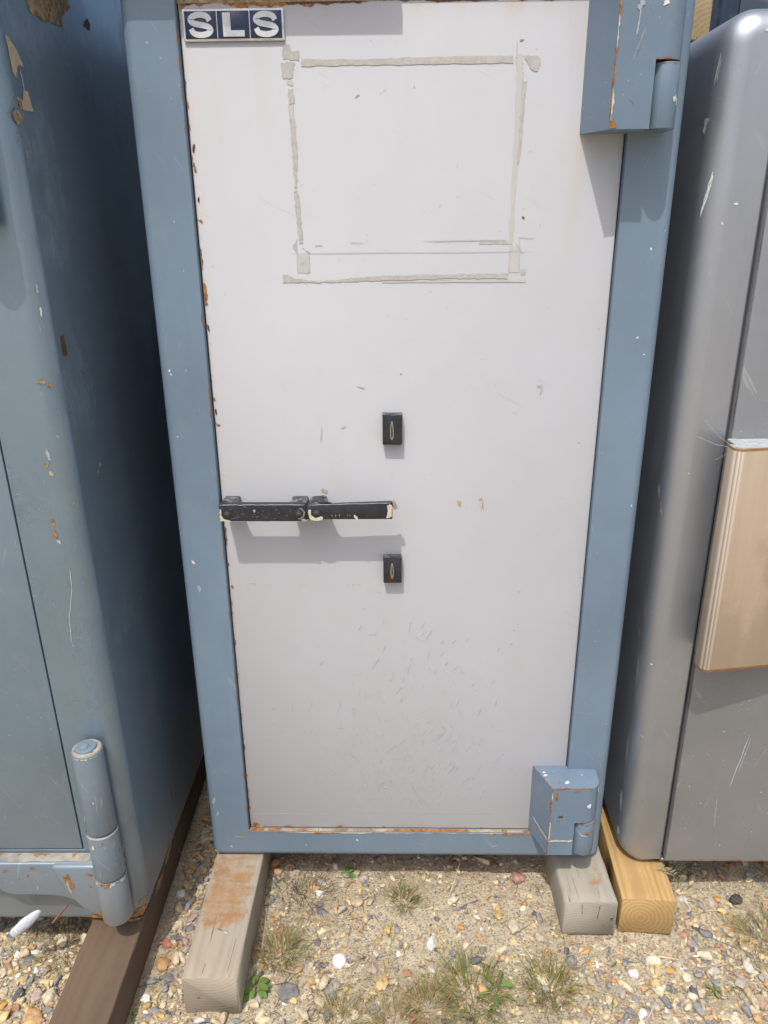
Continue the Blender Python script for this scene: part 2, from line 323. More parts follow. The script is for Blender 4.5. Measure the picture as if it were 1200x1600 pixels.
# ------------------------------------------------------------------ mesh helpers
class MB:
    def __init__(s): s.v = []; s.f = []; s.mi = []; s.mats = []; s.tint = []
    def m(s, mat):
        if mat not in s.mats: s.mats.append(mat)
        return s.mats.index(mat)
    def add(s, verts, faces, mat, tint=None):
        b = len(s.v); s.v.extend([tuple(p) for p in verts]); k = s.m(mat)
        for f in faces: s.f.append(tuple(b+i for i in f)); s.mi.append(k)
        if tint is not None: s.tint.extend([tint]*len(verts))
    def loft(s, loops, mat, cap0=True, cap1=True, closed=True):
        n = len(loops[0]); vs = [p for L in loops for p in L]; fs = []
        for i in range(len(loops)-1):
            for j in range(n if closed else n-1):
                a = i*n+j; b = i*n+(j+1) % n; fs.append((a, b, b+n, a+n))
        if cap0: fs.append(tuple(reversed(range(n))))
        if cap1: fs.append(tuple(range((len(loops)-1)*n, len(loops)*n)))
        s.add(vs, fs, mat)
    def bm(s, bm, mat):
        bm.verts.index_update(); s.add([v.co[:] for v in bm.verts], [[v.index for v in f.verts] for f in bm.faces], mat); bm.free()
    def box(s, x0, x1, y0, y1, z0, z1, mat, bev=.002, seg=3, rot=None, jitter=0):
        bm = bmesh.new(); bmesh.ops.create_cube(bm, size=1)
        for v in bm.verts: v.co = Vector(((x0+x1)/2+v.co.x*(x1-x0), (y0+y1)/2+v.co.y*(y1-y0), (z0+z1)/2+v.co.z*(z1-z0)))
        if bev: bmesh.ops.bevel(bm, geom=bm.edges[:], offset=bev, segments=seg, profile=.5, affect='EDGES')
        if rot: bmesh.ops.transform(bm, matrix=rot, verts=bm.verts)
        s.bm(bm, mat)
    def prism(s, prof, z0, z1, mat, bev=0, seg=3, axis='z'):
        """profile in xy extruded along z (or (x,z) along y)"""
        bm = bmesh.new()
        P = (lambda p, h: (p[0], p[1], h)) if axis == 'z' else (lambda p, h: (p[0], h, p[1]))
        a = [bm.verts.new(P(p, z0)) for p in prof]; b = [bm.verts.new(P(p, z1)) for p in prof]; n = len(prof)
        bm.faces.new(a[::-1]); bm.faces.new(b)
        for i in range(n): bm.faces.new((a[i], a[(i+1) % n], b[(i+1) % n], b[i]))
        bmesh.ops.recalc_face_normals(bm, faces=bm.faces)
        if bev:
            es = [e for e in bm.edges if e.calc_face_angle(0) > .5]
            bmesh.ops.bevel(bm, geom=es, offset=bev, segments=seg, profile=.5, affect='EDGES')
        s.bm(bm, mat)
    def cyl(s, c, r0, r1, z0, z1, mat, n=40, bev=.002, axis='z'):
        prof = [(r0-bev, z0), (r0-bev*.3, z0+bev*.3), (r0, z0+bev), (r1, z1-bev), (r1-bev*.3, z1-bev*.3), (r1-bev, z1)]
        loops = []
        for r, z in prof:
            L = []
            for k in range(n):
                a = 2*PI*k/n; u, w = r*math.cos(a), r*math.sin(a)
                L.append((c[0]+u, c[1]+w, z) if axis == 'z' else (c[0]+u, z, c[1]-w))
            loops.append(L)
        s.loft(loops, mat)
    def build(s, name, parent=None, sharp=32, wn=False):
        me = bpy.data.meshes.new(name); me.from_pydata(s.v, [], s.f)
        for m_ in s.mats: me.materials.append(m_)
        me.polygons.foreach_set('material_index', s.mi)
        me.polygons.foreach_set('use_smooth', [True]*len(s.f))
        if s.tint and len(s.tint) == len(s.v):
            ca = me.color_attributes.new('tint', 'FLOAT_COLOR', 'POINT'); ca.data.foreach_set('color', np.array([(*c, 1) for c in s.tint], dtype=np.float32).ravel())
        me.update(); me.set_sharp_from_angle(angle=math.radians(sharp))
        o = bpy.data.objects.new(name, me); COL.objects.link(o)
        if parent: o.parent = parent
        if wn:
            w = o.modifiers.new('wn', 'WEIGHTED_NORMAL'); w.keep_sharp = True; w.weight = 100
        return o

def tag(o, label=None, cat=None, group=None, kind=None):
    if label: o['label'] = label
    if cat: o['category'] = cat
    if group: o['group'] = group
    if kind: o['kind'] = kind
    return o
def thing(name, label, cat, loc=(0, 0, 0), group=None):
    o = bpy.data.objects.new(name, None); o.empty_display_size = .1; COL.objects.link(o); o.location = loc
    return tag(o, label, cat, group)

def rrect(x0, x1, z0, z1, r, n=6, y=0):
    r = max(r, .0006); L = []
    for cx, cz, a0 in ((x1-r, z1-r, 0), (x0+r, z1-r, 90), (x0+r, z0+r, 180), (x1-r, z0+r, 270)):
        for k in range(n+1):
            a = math.radians(a0+90*k/n); L.append((cx+r*math.cos(a), y, cz+r*math.sin(a)))
    return L
def body_loops(x0, x1, z0, z1, yf, yb, R, Rc, n=6):
    """rounded-edge box outline loops from the front face back"""
    loops = []
    for k in range(n+1):
        a = PI/2*k/n; ins = R*(1-math.sin(a)); loops.append(rrect(x0+ins, x1-ins, z0+ins, z1-ins, max(Rc-ins, .001), 6, yf+R*(1-math.cos(a))))
    for k in range(n+1):
        a = PI/2*(1-k/n); ins = R*(1-math.sin(a)); loops.append(rrect(x0+ins, x1-ins, z0+ins, z1-ins, max(Rc-ins, .001), 6, yb-R*(1-math.cos(a))))
    return loops

def jag(pts, amp, sub=4, seed=None):
    """roughen a closed polygon outline"""
    r = random.Random(seed if seed is not None else rng.random()); out = []
    for i, p in enumerate(pts):
        q = pts[(i+1) % len(pts)]; d = math.hypot(q[0]-p[0], q[1]-p[1])
        k = max(1, min(sub*3, int(d/max(amp*2.2, 1e-4))))
        for j in range(k):
            t_ = j/k; out.append((p[0]+(q[0]-p[0])*t_+r.uniform(-amp, amp), p[1]+(q[1]-p[1])*t_+r.uniform(-amp, amp)))
    return out
lift_n = [0]
def lift(pts):
    """raise each thin mark by its own hair's breadth so that overlapping marks never share a plane"""
    n = Vector((0, 0, 0)); m = len(pts)
    for i in range(m):
        a, b = Vector(pts[i]), Vector(pts[(i+1) % m]); n += a.cross(b)
    if n.length < 1e-12: return pts
    n.normalize(); c = sum((Vector(p) for p in pts), Vector())/m
    if n.dot(Vector((0, -1.4, 1.5))-c) < 0: n = -n
    lift_n[0] = (lift_n[0]+1) % 23; d = n*(lift_n[0]*.000016)
    return [tuple(Vector(p)+d) for p in pts]
def decal(mb, poly, fn, mat):
    mb.add(lift([fn(*p) for p in poly]), [tuple(range(len(poly)))], mat)
def blobpoly(u, v, w, h, rot=0, n=16, irr=.35, r=None):
    r = r or rng; out = []; ph = r.uniform(0, 6)
    for k in range(n):
        a = 2*PI*k/n; q = 1+irr*(r.random()-.5)*1.2+irr*.5*math.sin(2*a+ph)
        x, y = w/2*math.cos(a)*q, h/2*math.sin(a)*q
        out.append((u+x*math.cos(rot)-y*math.sin(rot), v+x*math.sin(rot)+y*math.cos(rot)))
    return out
def line_poly(pts, w, r=None):
    """tapered thin stroke through points"""
    r = r or rng; L = []; Rr = []; n = len(pts)
    for i, p in enumerate(pts):
        a = pts[max(0, i-1)]; b = pts[min(n-1, i+1)]; dx, dy = b[0]-a[0], b[1]-a[1]; d = math.hypot(dx, dy) or 1
        ww = w/2*(1 if 0 < i < n-1 else .25)*r.uniform(.7, 1.25); L.append((p[0]-dy/d*ww, p[1]+dx/d*ww)); Rr.append((p[0]+dy/d*ww, p[1]-dx/d*ww))
    return L, Rr
def stroke(mb, pts, w, fn, mat, sub=6):
    P = []
    for i in range(len(pts)-1):
        for k in range(sub): t_ = k/sub; P.append((pts[i][0]+(pts[i+1][0]-pts[i][0])*t_+rng.uniform(-w, w)*.4, pts[i][1]+(pts[i+1][1]-pts[i][1])*t_+rng.uniform(-w, w)*.4))
    P.append(pts[-1]); L, Rr = line_poly(P, w); n = len(P)
    q = lift([fn(*p) for p in L]+[fn(*p) for p in Rr[::-1]]); q = q[:len(L)]+q[len(L):][::-1]
    mb.add(q, [(i, i+1, n+i+1, n+i) for i in range(n-1)], mat)
def ribbon(mb, t0, t1, wfn, fn, mat, step=.002):
    """ragged strip running from t0 to t1 whose width is given by wfn; gaps where width<=0"""
    n = int(abs(t1-t0)/step)+1; run = []
    def flush():
        if len(run) > 1:
            k = len(run); q = lift([fn(a, 0) for a, b in run]+[fn(a, b) for a, b in run][::-1]); vs = q[:k]+q[k:][::-1]
            mb.add(vs, [(i, i+1, k+i+1, k+i) for i in range(k-1)], mat)
        run.clear()
    for i in range(n+1):
        t_ = t0+(t1-t0)*i/n; w = wfn(t_)
        if w > 0: run.append((t_, w))
        else: flush()
    flush()
def n1(seed):
    """1-D value noise"""
    r = random.Random(seed); T = [r.random() for _ in range(4096)]
    def f(x):
        i = math.floor(x); u = x-i; u = u*u*(3-2*u); return T[i % 4096]*(1-u)+T[(i+1) % 4096]*u
    return lambda x: .55*f(x)+.3*f(x*2.7+9)+.15*f(x*7.1+31)

Z0 = .0985   # top of the bearers = underside of the safes

# ================================================================== GROUND
def gh(x, y):
    return (.006*math.sin(x*5.1+1.3)*math.cos(y*6.2+.4)+.003*math.sin(x*17+y*13)+.002*math.sin(x*41-y*29+2)) - .002
def make_ground():
    xs = list(np.arange(-1.6, 1.6001, .016)); ys = list(np.arange(-.9, 1.5001, .016))
    xs = [-600, -60, -12, -4, -2.2]+xs+[2.2, 4, 12, 60, 600]; ys = [-600, -60, -12, -4, -1.6]+ys+[2.2, 4, 12, 60, 600]
    r = np.random.RandomState(3); vs = []
    for y in ys:
        for x in xs:
            near = abs(x) < 1.61 and -.95 < y < 1.55
            vs.append((x, y, gh(x, y)+(r.uniform(-.0030, .0030) if near else 0)))
    nx = len(xs); fs = [(j*nx+i, j*nx+i+1, (j+1)*nx+i+1, (j+1)*nx+i) for j in range(len(ys)-1) for i in range(nx-1)]
    mb = MB(); mb.add(vs, fs, m_ground); o = mb.build('ground', sharp=180); tag(o, kind='structure')
make_ground()

# pebble prototypes: faceted flints as convex hulls
def pebble_proto(r, pts, flat, bev):
    bm = bmesh.new()
    for _ in range(pts):
        v = Vector((r.gauss(0, 1), r.gauss(0, 1), r.gauss(0, 1))).normalized()*r.uniform(.8, 1)
        bm.verts.new((v.x, v.y*r.uniform(.75, .95), v.z*flat))
    res = bmesh.ops.convex_hull(bm, input=bm.verts)
    for g in res['geom_interior']:
        if isinstance(g, bmesh.types.BMVert) and g.is_valid: bm.verts.remove(g)
    if bev: 
        bmesh.ops.bevel(bm, geom=[e for e in bm.edges], offset=.12, segments=1, profile=.5, affect='EDGES')
    bmesh.ops.triangulate(bm, faces=bm.faces); bm.verts.index_update()
    V = np.array([v.co[:] for v in bm.verts]); F = np.array([[v.index for v in f.verts] for f in bm.faces]); bm.free(); return V, F
_r = random.Random(5)
PP = [pebble_proto(_r, _r.choice((12, 16, 22)), _r.uniform(.45, .75), True) for _ in range(26)]
PALETTE = [((.47, .39, .25), 6.5), ((.53, .455, .32), 4.5), ((.44, .30, .14), 3.4), ((.46, .25, .09), .8), ((.18, .182, .20), 2.9), ((.28, .265, .245), 2.6),
           ((.60, .585, .54), .9), ((.30, .165, .10), 1.2), ((.33, .245, .20), 1.5), ((.50, .40, .20), 3.2), ((.10, .10, .11), .9), ((.36, .32, .26), 3.5)]
pw = np.array([p[1] for p in PALETTE]); pw = pw/pw.sum()
def inside_wood(x, y):
    return ((-.445 < x < -.315 and y > -.322) or (.35 < x < .62 and y > -.13) or (-.67 < x < -.52 and y > -.62))
def make_gravel():
    VV = []; FF = []; CC = []; off = 0; r = nrg
    def put(x, y, s, k, col, zf=.25, sq=(1, 1)):
        nonlocal off
        V, F = PP[k]; a = r.uniform(0, 2*PI); tl = r.uniform(-.35, .35)
        c_, s_ = math.cos(a), math.sin(a); v = V*s*np.array([sq[0], sq[1], 1])
        v = np.stack([v[:, 0], v[:, 1]*math.cos(tl)-v[:, 2]*math.sin(tl), v[:, 1]*math.sin(tl)+v[:, 2]*math.cos(tl)], 1)
        v = np.stack([v[:, 0]*c_-v[:, 1]*s_+x, v[:, 0]*s_+v[:, 1]*c_+y, v[:, 2]+gh(x, y)+s*zf], 1)
        VV.append(v); FF.append(F+off); off += len(v); CC.append(np.repeat(np.array([[*col, 1.0]]), len(v), 0))
    def dens(x, y):
        d = .5+.5*math.sin(x*4.3+1.1)*math.sin(y*5.7+.3)
        if -.25 < x < .36 and y > -.1: d *= .24             # bare trodden clay in front of the middle safe
        if x > .55 and -.1 < y < .1: d *= .35
        if x < -.4: d = .8+.2*d
        return .25+.75*d
    N = 0
    while N < 13500:
        x = r.uniform(-1.05, 1.05); y = r.uniform(-.48, .22) if r.rand() < .86 else r.uniform(-.8, 1.4)
        if inside_wood(x, y) or r.rand() > dens(x, y): continue
        s = float(np.clip(r.lognormal(-5.25, .62) if (x < -.38 or y < -.18 or x > .6) else r.lognormal(-5.55, .58), .0014, .0185))
        col = np.clip(np.array(PALETTE[r.choice(len(PALETTE), p=pw)][0])*r.uniform(.9, 1.35), 0, .75)
        put(x, y, s, r.randint(len(PP)), col, r.uniform(-.25, .40), (r.uniform(.9, 1.4), r.uniform(.7, 1))); N += 1
    cols = dict(w=(.62, .60, .56), c=(.50, .44, .32), o=(.46, .27, .09), O=(.50, .25, .07), g=(.24, .25, .27), d=(.13, .13, .14), b=(.20, .21, .245),
                r=(.34, .16, .11), p=(.44, .33, .24), t=(.40, .32, .20), n=(.29, .17, .09))
    for x, y, s, k in STONES_FILL: 
        put(x, y, s, r.randint(len(PP)), np.array(cols[k])*r.uniform(.9, 1.1), .25, (1.15, .9))
    V = np.concatenate(VV); F = np.concatenate(FF); C4 = np.concatenate(CC)
    me = bpy.data.meshes.new('gravel'); me.from_pydata(V.tolist(), [], F.tolist()); me.materials.append(m_pebble)
    ca = me.color_attributes.new('tint', 'FLOAT_COLOR', 'POINT'); ca.data.foreach_set('color', C4.astype(np.float32).ravel())
    me.polygons.foreach_set('use_smooth', [True]*len(F)); me.update(); me.set_sharp_from_angle(angle=math.radians(28))
    o = bpy.data.objects.new('gravel', me); COL.objects.link(o)
    tag(o, 'mixed flint gravel scattered over the sandy ground', 'gravel', kind='stuff')
# (x, y, radius, colour key) of stones that belong to the general gravel
STONES_FILL = [(-.523, -.087, .010, 'p'), (-.526, -.245, .015, 'g'), (-.474, -.263, .012, 't'), (-.78, -.295, .012, 'c'), (-.81, -.306, .014, 'o'),
    (-.868, -.185, .012, 'b'), (-.822, -.274, .012, 'c'), (-.073, -.085, .011, 'g'), (-.115, -.086, .009, 'o'), (-.029, -.143, .015, 'c'), (-.052, -.177, .012, 'c'),
    (-.004, -.177, .009, 'w'), (.151, -.056, .009, 'd'), (.226, -.056, .012, 'o'), (.208, -.025, .008, 'O'), (.084, -.092, .008, 'd'),
    (-.176, -.232, .009, 'c'), (-.287, -.084, .008, 'O'), (-.105, .048, .014, 'p'), (-.085, .015, .011, 'g'), (-.182, -.15, .012, 'd'), (.273, -.002, .013, 't'),
    (.292, -.039, .010, 'o'), (.223, -.05, .012, 'c'), (.312, -.13, .014, 'c'), (.37, -.118, .009, 'O'), (.313, -.065, .009, 'd'), (.671, -.054, .008, 'd'), (.451, -.229, .009, 'O'),
    (.486, -.189, .013, 'b'), (.637, -.185, .010, 'n'), (.605, -.256, .016, 'd'), (.537, -.31, .013, 'c'), (.438, -.312, .009, 'n'), (.407, -.19, .009, 'O'), (.369, -.197, .009, 'b'),
    (.697, -.30, .015, 'g'), (.463, -.249, .008, 'w'), (.85, -.036, .014, 'p'), (-.50, .03, .011, 'g'), (-.49, -.03, .010, 'd'), (-.515, .10, .013, 'n'), (-.48, -.11, .011, 'b'), (-.49, -.19, .011, 'c'),
    (-.47, -.34, .010, 'o'), (-.40, -.335, .013, 'w'), (-.36, -.34, .014, 'p'), (-.33, -.33, .012, 'g'), (-.29, -.35, .012, 'n')]
make_gravel()

def big_stone(label, x, y, s, col, sq=(1.1, .85, .6), seed=1, rz=0, pts=16, smooth=40):
    r = random.Random(seed); bm = bmesh.new()
    for _ in range(pts):
        v = Vector((r.gauss(0, 1), r.gauss(0, 1), r.gauss(0, 1))).normalized()*r.uniform(.85, 1); bm.verts.new((v.x*sq[0]*s, v.y*sq[1]*s, v.z*sq[2]*s))
    res = bmesh.ops.convex_hull(bm, input=bm.verts)
    for g in res['geom_interior']:
        if isinstance(g, bmesh.types.BMVert) and g.is_valid: bm.verts.remove(g)
    bmesh.ops.bevel(bm, geom=bm.edges[:], offset=s*.13, segments=2, profile=.5, affect='EDGES')
    bmesh.ops.triangulate(bm, faces=bm.faces); bmesh.ops.subdivide_edges(bm, edges=bm.edges, cuts=1)
    for v in bm.verts: v.co *= 1+r.uniform(-.02, .02)
    mb = MB(); bm.verts.index_update(); mb.add([v.co[:] for v in bm.verts], [[v.index for v in f.verts] for f in bm.faces], m_pebble, col); bm.free()
    o = mb.build('stone', sharp=smooth); o.location = (x, y, gh(x, y)+s*sq[2]*.45); o.rotation_euler = (r.uniform(-.15, .15), r.uniform(-.15, .15), rz)
    return tag(o, label, 'stone', 'larger stones lying in the gravel')
BS = [('white and grey flint in the gap between the left safe and the grey timber', -.524, -.018, .016, (.56, .55, .52), (1, .9, .8)),
 ('rounded ochre brown stone in the gap beside the white and grey flint', -.522, .044, .021, (.36, .25, .11), (1.1, .85, .7)),
 ('brick red angular stone chip beside the brown timber', -.522, -.152, .017, (.36, .15, .10), (1.2, .9, .5)),
 ('large orange tan stone close to the side of the brown timber', -.513, -.206, .021, (.42, .25, .12), (1, 1, .7)),
 ('purple grey stone touching the large orange tan stone', -.492, -.24, .016, (.19, .175, .19), (1.25, .8, .5)),
 ('chalk white stone at the foot of the brown timber', -.523, -.285, .014, (.64, .62, .58), (1, 1, .8)),
 ('large smooth cream oval stone left of the brown timber', -.72, -.279, .026, (.50, .44, .31), (.8, 1.25, .6)),
 ('spiky pinkish beige stone left of the cream oval stone', -.753, -.283, .018, (.43, .35, .28), (.8, 1.35, .6)),
 ('flat orange brown stone at the bottom left corner', -.742, -.331, .025, (.42, .25, .12), (1.3, .8, .4)),
 ('flat peach coloured stone behind the white round pebble', -.101, -.041, .018, (.46, .36, .25), (1.2, .9, .5)),
 ('bright ochre yellow stone in the middle of the open gravel', -.025, -.115, .013, (.50, .34, .10), (.8, 1.2, .6)),
 ('pale cream lumpy stone on the bare clay below the safe door', .124, -.039, .016, (.50, .45, .35), (1.2, .9, .6)),
 ('small orange stone with a white edge on the clay', .137, -.11, .009, (.50, .27, .07), (1.2, 1, .6)),
 ('round dark grey pebble near the long green leaves', .115, -.175, .011, (.19, .20, .22), (1, 1, .9)),
 ('flat orange stone under the dry brown grass', -.208, .002, .018, (.44, .28, .14), (1.4, .7, .35)),
 ('orange brick fragment against the inner side of the grey timber', -.299, .045, .015, (.47, .28, .14), (1.2, .8, .6)),
 ('large dark grey flat flint by the green leafy weed', -.232, -.267, .027, (.17, .165, .165), (1.2, .95, .35)),
 ('large pinkish red stone beside the bleached timber under the door', .286, .036, .021, (.40, .24, .19), (1, 1.15, .7)),
 ('reddish brown stone tucked under the front edge of the middle safe', .232, .075, .014, (.30, .15, .11), (1, 1, .7)),
 ('cream angular stone left of the bleached timber end', .253, -.107, .019, (.48, .42, .31), (.9, 1.2, .6)),
 ('black tarmac lump on the clay below the grey safe', .792, -.021, .020, (.05, .05, .053), (1.15, .9, .55)),
 ('flat cream oval stone right of the yellow timber', .605, -.215, .016, (.52, .47, .37), (1.4, .7, .4)),
 ('cream white pointed stone near the right hand grass tuft', .745, -.193, .016, (.55, .51, .44), (.8, 1.3, .5)),
 ('orange tan stone in front of the yellow timber end', .405, -.156, .013, (.46, .28, .12), (1.2, .9, .6)),
 ('pink tan stone at the lower right corner', .734, -.279, .019, (.44, .31, .22), (.9, 1.2, .6)),
 ('yellow ochre block shaped stone on the clay left of the bleached timber', .226, -.080, .013, (.50, .37, .14), (.9, 1.2, .7))]
for i, (lb, x, y, s, c, sq) in enumerate(BS): big_stone(lb, x, y, s, c, sq, seed=20+i, rz=rng.uniform(-.5, .5))
# smooth white round pebble
mb = MB(); bm = bmesh.new(); bmesh.ops.create_icosphere(bm, subdivisions=4, radius=.0155)
for v in bm.verts: v.co = Vector((v.co.x*(1+.03*math.sin(v.co.y*150)), v.co.y*1.08, v.co.z*.8))
mb.bm(bm, simple('chalk_white', (.74, .74, .73), .45, 0, 80, .05, .12, .0006)); o = mb.build('pebble', sharp=180); o.location = (-.131, -.2, .009)
tag(o, 'smooth bright white round pebble lying in open gravel', 'pebble')

# ================================================================== TIMBERS
def timber(label, mat, w, y0, y1, cx, rz=0, h=Z0-.001, bev=.004, ends=None):
    mb = MB(); bm = bmesh.new(); n = 26
    # cross-section with slightly worn arrises, many rings along the length so edges waver
    def sec(y):
        L = []
        for sx, sz in ((1, 1), (-1, 1), (-1, -1), (1, -1)):
            for k in range(4):
                a = {(1, 1): 0, (-1, 1): 90, (-1, -1): 180, (1, -1): 270}[(sx, sz)]+30*k; a = math.radians(a)
                L.append((sx*(w/2-bev)+bev*math.cos(a), y, h/2+sz*(h/2-bev)+bev*math.sin(a)))
        return L
    r = random.Random(label); loops = []
    for i in range(n+1):
        y = y0+(y1-y0)*i/n; L = sec(y)
        loops.append([(p[0]+r.uniform(-1, 1)*.0007, p[1]+(r.uniform(-1, 1)*.0008 if i in (0, n) else 0), p[2]+(r.uniform(-1, 0)*.0006)) for p in L])
    c0 = loops[0]; loops.insert(0, [((p[0])*.985, p[1]-.0012, h/2+(p[2]-h/2)*.985) for p in c0])
    mb.loft(loops, mat); bm.free()
    return mb, tag
def place_timber(name, label, mat, w, y0, y1, cx, rz, bev=.004):
    # vertices are in object space; object sits at its world centre, texture centred with mapping inside the material
    mb, _ = timber(label, mat, w, y0, y1, cx, bev=bev)
    mb.v = [(p[0]+cx, p[1], p[2]) for p in mb.v]
    if rz:
        pv = (cx, y0); mb.v = [(pv[0]+(p[0]-pv[0])*math.cos(rz)-(p[1]-pv[1])*math.sin(rz), pv[1]+(p[0]-pv[0])*math.sin(rz)+(p[1]-pv[1])*math.cos(rz), p[2]) for p in mb.v]
    return mb
mb = place_timber('timber', 'l', m_w_left, .112, -.311, .72, -.379, .0)
tz = lambda u, v: (u, v, Z0-.0004)
m_split = simple('timber_split', (.07, .05, .035), .9, 0, 90, .3, .3, .001)
for a, b in (((-.345, -.30), (-.343, -.22)), ((-.395, -.305), (-.394, -.28))): stroke(mb, [a, b], .0006, tz, m_split, 10)
# staple pressed in the top
mb.box(-.388, -.360, -.206, -.2035, Z0-.001, Z0+.001, m_steel, .0005, 1, rot=Matrix.Translation((-.374, -.205, 0)) @ Matrix.Rotation(-.45, 4, 'Z') @ Matrix.Translation((.374, .205, 0)))
o = mb.build('timber_bearer', sharp=60); tag(o, 'pale weathered timber with orange rust stain under left end of the middle safe', 'timber', 'timber bearers under the safes')
mb = place_timber('timber', 'm', m_w_mid, .118, -.119, .72, .421, .02, .010)
for a, b in (((.395, -.117), (.391, -.05)), ((.441, -.113), (.443, -.07)), ((.408, -.06), (.407, -.01))): stroke(mb, [a, b], .0006, tz, m_split, 10)
for a, b in (((.44, .088), (.437, .045)), ((.40, .09), (.403, .06))): stroke(mb, [a, b], .0012, lambda u, v: (u, -.1205, v), m_split, 8)
o = mb.build('timber_bearer', sharp=60); tag(o, 'bleached grey timber with rust stain under the hinge corner of the middle safe', 'timber', 'timber bearers under the safes')
m_yel_o = m_w_yel
mb, _ = timber('y', m_yel_o, .118, 0, .72, 0); o = mb.build('timber_bearer', sharp=60)
o.location = (.5485, -.113, 0); o.rotation_euler = (0, 0, -.045)
tag(o, 'yellow treated timber with ringed end grain under the grey safe', 'timber', 'timber bearers under the safes')
mb = place_timber('timber', 'b', m_w_brn, .112, -.66, .55, -.601, .012)
o = mb.build('timber_bearer', sharp=60); tag(o, 'long dark brown timber running out from under the left safe', 'timber', 'timber bearers under the safes')

# ================================================================== MIDDLE SAFE (blue-grey with off-white door)
safe = thing('safe', 'blue grey steel safe with off-white door and SLS badge, in the middle', 'safe', (0, 0, Z0))
def P(mb, name, parent, **k):
    """build in world coordinates, parented without moving"""
    o = mb.build(name, parent, **k); par = parent; off = Vector((0, 0, 0))
    while par is not None: off += par.location; par = par.parent
    o.location = -off; return o
X0, X1, ZB, ZT = -.4405, .4635, Z0, 1.905
DX0, DX1, DZ0, DZ1 = -.3505, .3735, .1745, 1.838
def flat(y): return lambda u, v: (u, y, v)
mb = MB()
L = [rrect(DX0, DX1, DZ0, DZ1, .001, 6, .06), rrect(DX0, DX1, DZ0, DZ1, .001, 6, .0016), rrect(DX0-.0012, DX1+.0012, DZ0-.0012, DZ1+.0012, .0015, 6, 0)]
L += body_loops(X0, X1, ZB, ZT, 0, .70, .017, .022, 8)
mb.loft(L, m_blue, cap0=True)
# white nicks and scuffs on the frame
ff = flat(-.0004)
for (u, v, w, h, m_) in ((-.4150, .86, .004, .012, m_white), (-.408, .80, .006, .016, m_scr_hl), (-.421, 1.245, .003, .006, m_white), (-.419, 1.238, .003, .004, m_white), (-.419, 1.12, .002, .003, m_white),
                     (-.425, .262, .006, .016, m_scr_hl), (-.420, .225, .006, .012, m_scr_hl), (-.395, .128, .004, .006, m_filler), (-.385, 1.50, .003, .005, m_scr_hl), (-.377, 1.42, .003, .004, m_scr_hl),
                     (.432, 1.45, .004, .005, m_white), (.425, 1.30, .004, .004, m_white), (.44, 1.27, .003, .003, m_white), (.448, .98, .004, .003, m_white), (.405, .68, .003, .003, m_scr_hl), (.445, .30, .004, .014, m_white),
                     (-.1, .15, .006, .004, m_white), (.22, .135, .02, .002, m_scr_hl), (.05, .14, .015, .0015, m_scr_hl), (-.22, .135, .004, .006, m_scr_hl), (-.375, .157, .018, .010, m_primer2), (-.43, .115, .010, .008, m_primer2)):
    decal(mb, blobpoly(u, v, w, h, rng.uniform(-.4, .4), 11, .6), ff, m_)
for k in range(26):
    u = rng.choice((rng.uniform(-.425, -.36), rng.uniform(.39, .44))); v = rng.uniform(.2, 1.7)
    l = rng.uniform(.003, .012); a = rng.uniform(.9, 2.6); stroke(mb, [(u, v), (u+l*math.cos(a), v+l*math.sin(a))], .0007, ff, m_scr_hl, 3)
# rust biting into the rim of the door opening
na = n1(3); nb_ = n1(4); nc = n1(5)
ribbon(mb, DZ0, 1.83, lambda t_: (na(t_*30)-.62)*.010, lambda t_, w: (DX0-.0014-w, -.0005, t_), m_rust, .0015)
ribbon(mb, DX0, DX1-.06, lambda t_: (nb_(t_*26)-.36)*.014, lambda t_, w: (t_, -.0005, DZ0-.0014-w), m_rust, .0015)
ribbon(mb, DX0, DX1-.06, lambda t_: (nc(t_*18)-.52)*.03, lambda t_, w: (t_, -.0006, DZ0-.0014-w*.35), m_filler, .0015)
ribbon(mb, DX0, DX1-.05, lambda t_: .0095, lambda t_, w: (t_, -.0002+w, DZ0+.0006), m_ledge, .003)
ribbon(mb, DX0, DX1-.05, lambda t_: .008 if nb_(t_*22+15) > .50 else 0, lambda t_, w: (t_, .0002+w, DZ0+.0009), m_rust, .002)
P(mb, 'body', safe, sharp=40, wn=True)

# door slab
mb = MB(); g = .0022; DY = .0105
dl = [rrect(DX0+g, DX1-g, DZ0+g, DZ1-g, .001, 2, .055), rrect(DX0+g, DX1-g, DZ0+g, DZ1-g, .001, 2, DY+.0012), rrect(DX0+g+.0012, DX1-g-.0012, DZ0+g+.0012, DZ1-g-.0012, .001, 2, DY)]
mb.loft(dl, m_door)
fd = flat(DY-.0004); fe = flat(DY-.0007)
def barp(pts, m_, f=fd, amp=.0012): decal(mb, jag(pts, amp), f, m_)
# taped notice: glue residue strips left on the door
barp([(-.187, 1.763), (-.174, 1.763), (-.172, 1.754), (-.160, 1.755), (-.160, 1.741), (-.186, 1.744)], m_tape)
barp([(-.190, 1.738), (-.168, 1.739), (-.170, 1.727), (-.172, 1.716), (-.189, 1.716)], m_tape)
barp([(-.182, 1.713), (-.171, 1.713), (-.172, 1.706), (-.182, 1.706)], m_tape2)
barp([(-.181, 1.700), (-.172, 1.700), (-.170, 1.680), (-.180, 1.679)], m_tape)
barp([(-.181, 1.678), (-.173, 1.678), (-.173, 1.656), (-.180, 1.656)], m_tape2)
barp([(-.180, 1.655), (-.171, 1.655), (-.170, 1.60), (-.173, 1.552), (-.177, 1.552), (-.178, 1.60)], m_tape)
barp([(-.178, 1.550), (-.173, 1.550), (-.173, 1.545), (-.1785, 1.545)], m_tape2)
barp([(-.1785, 1.543), (-.1715, 1.543), (-.168, 1.50), (-.1665, 1.462), (-.1735, 1.462), (-.177, 1.51)], m_tape)
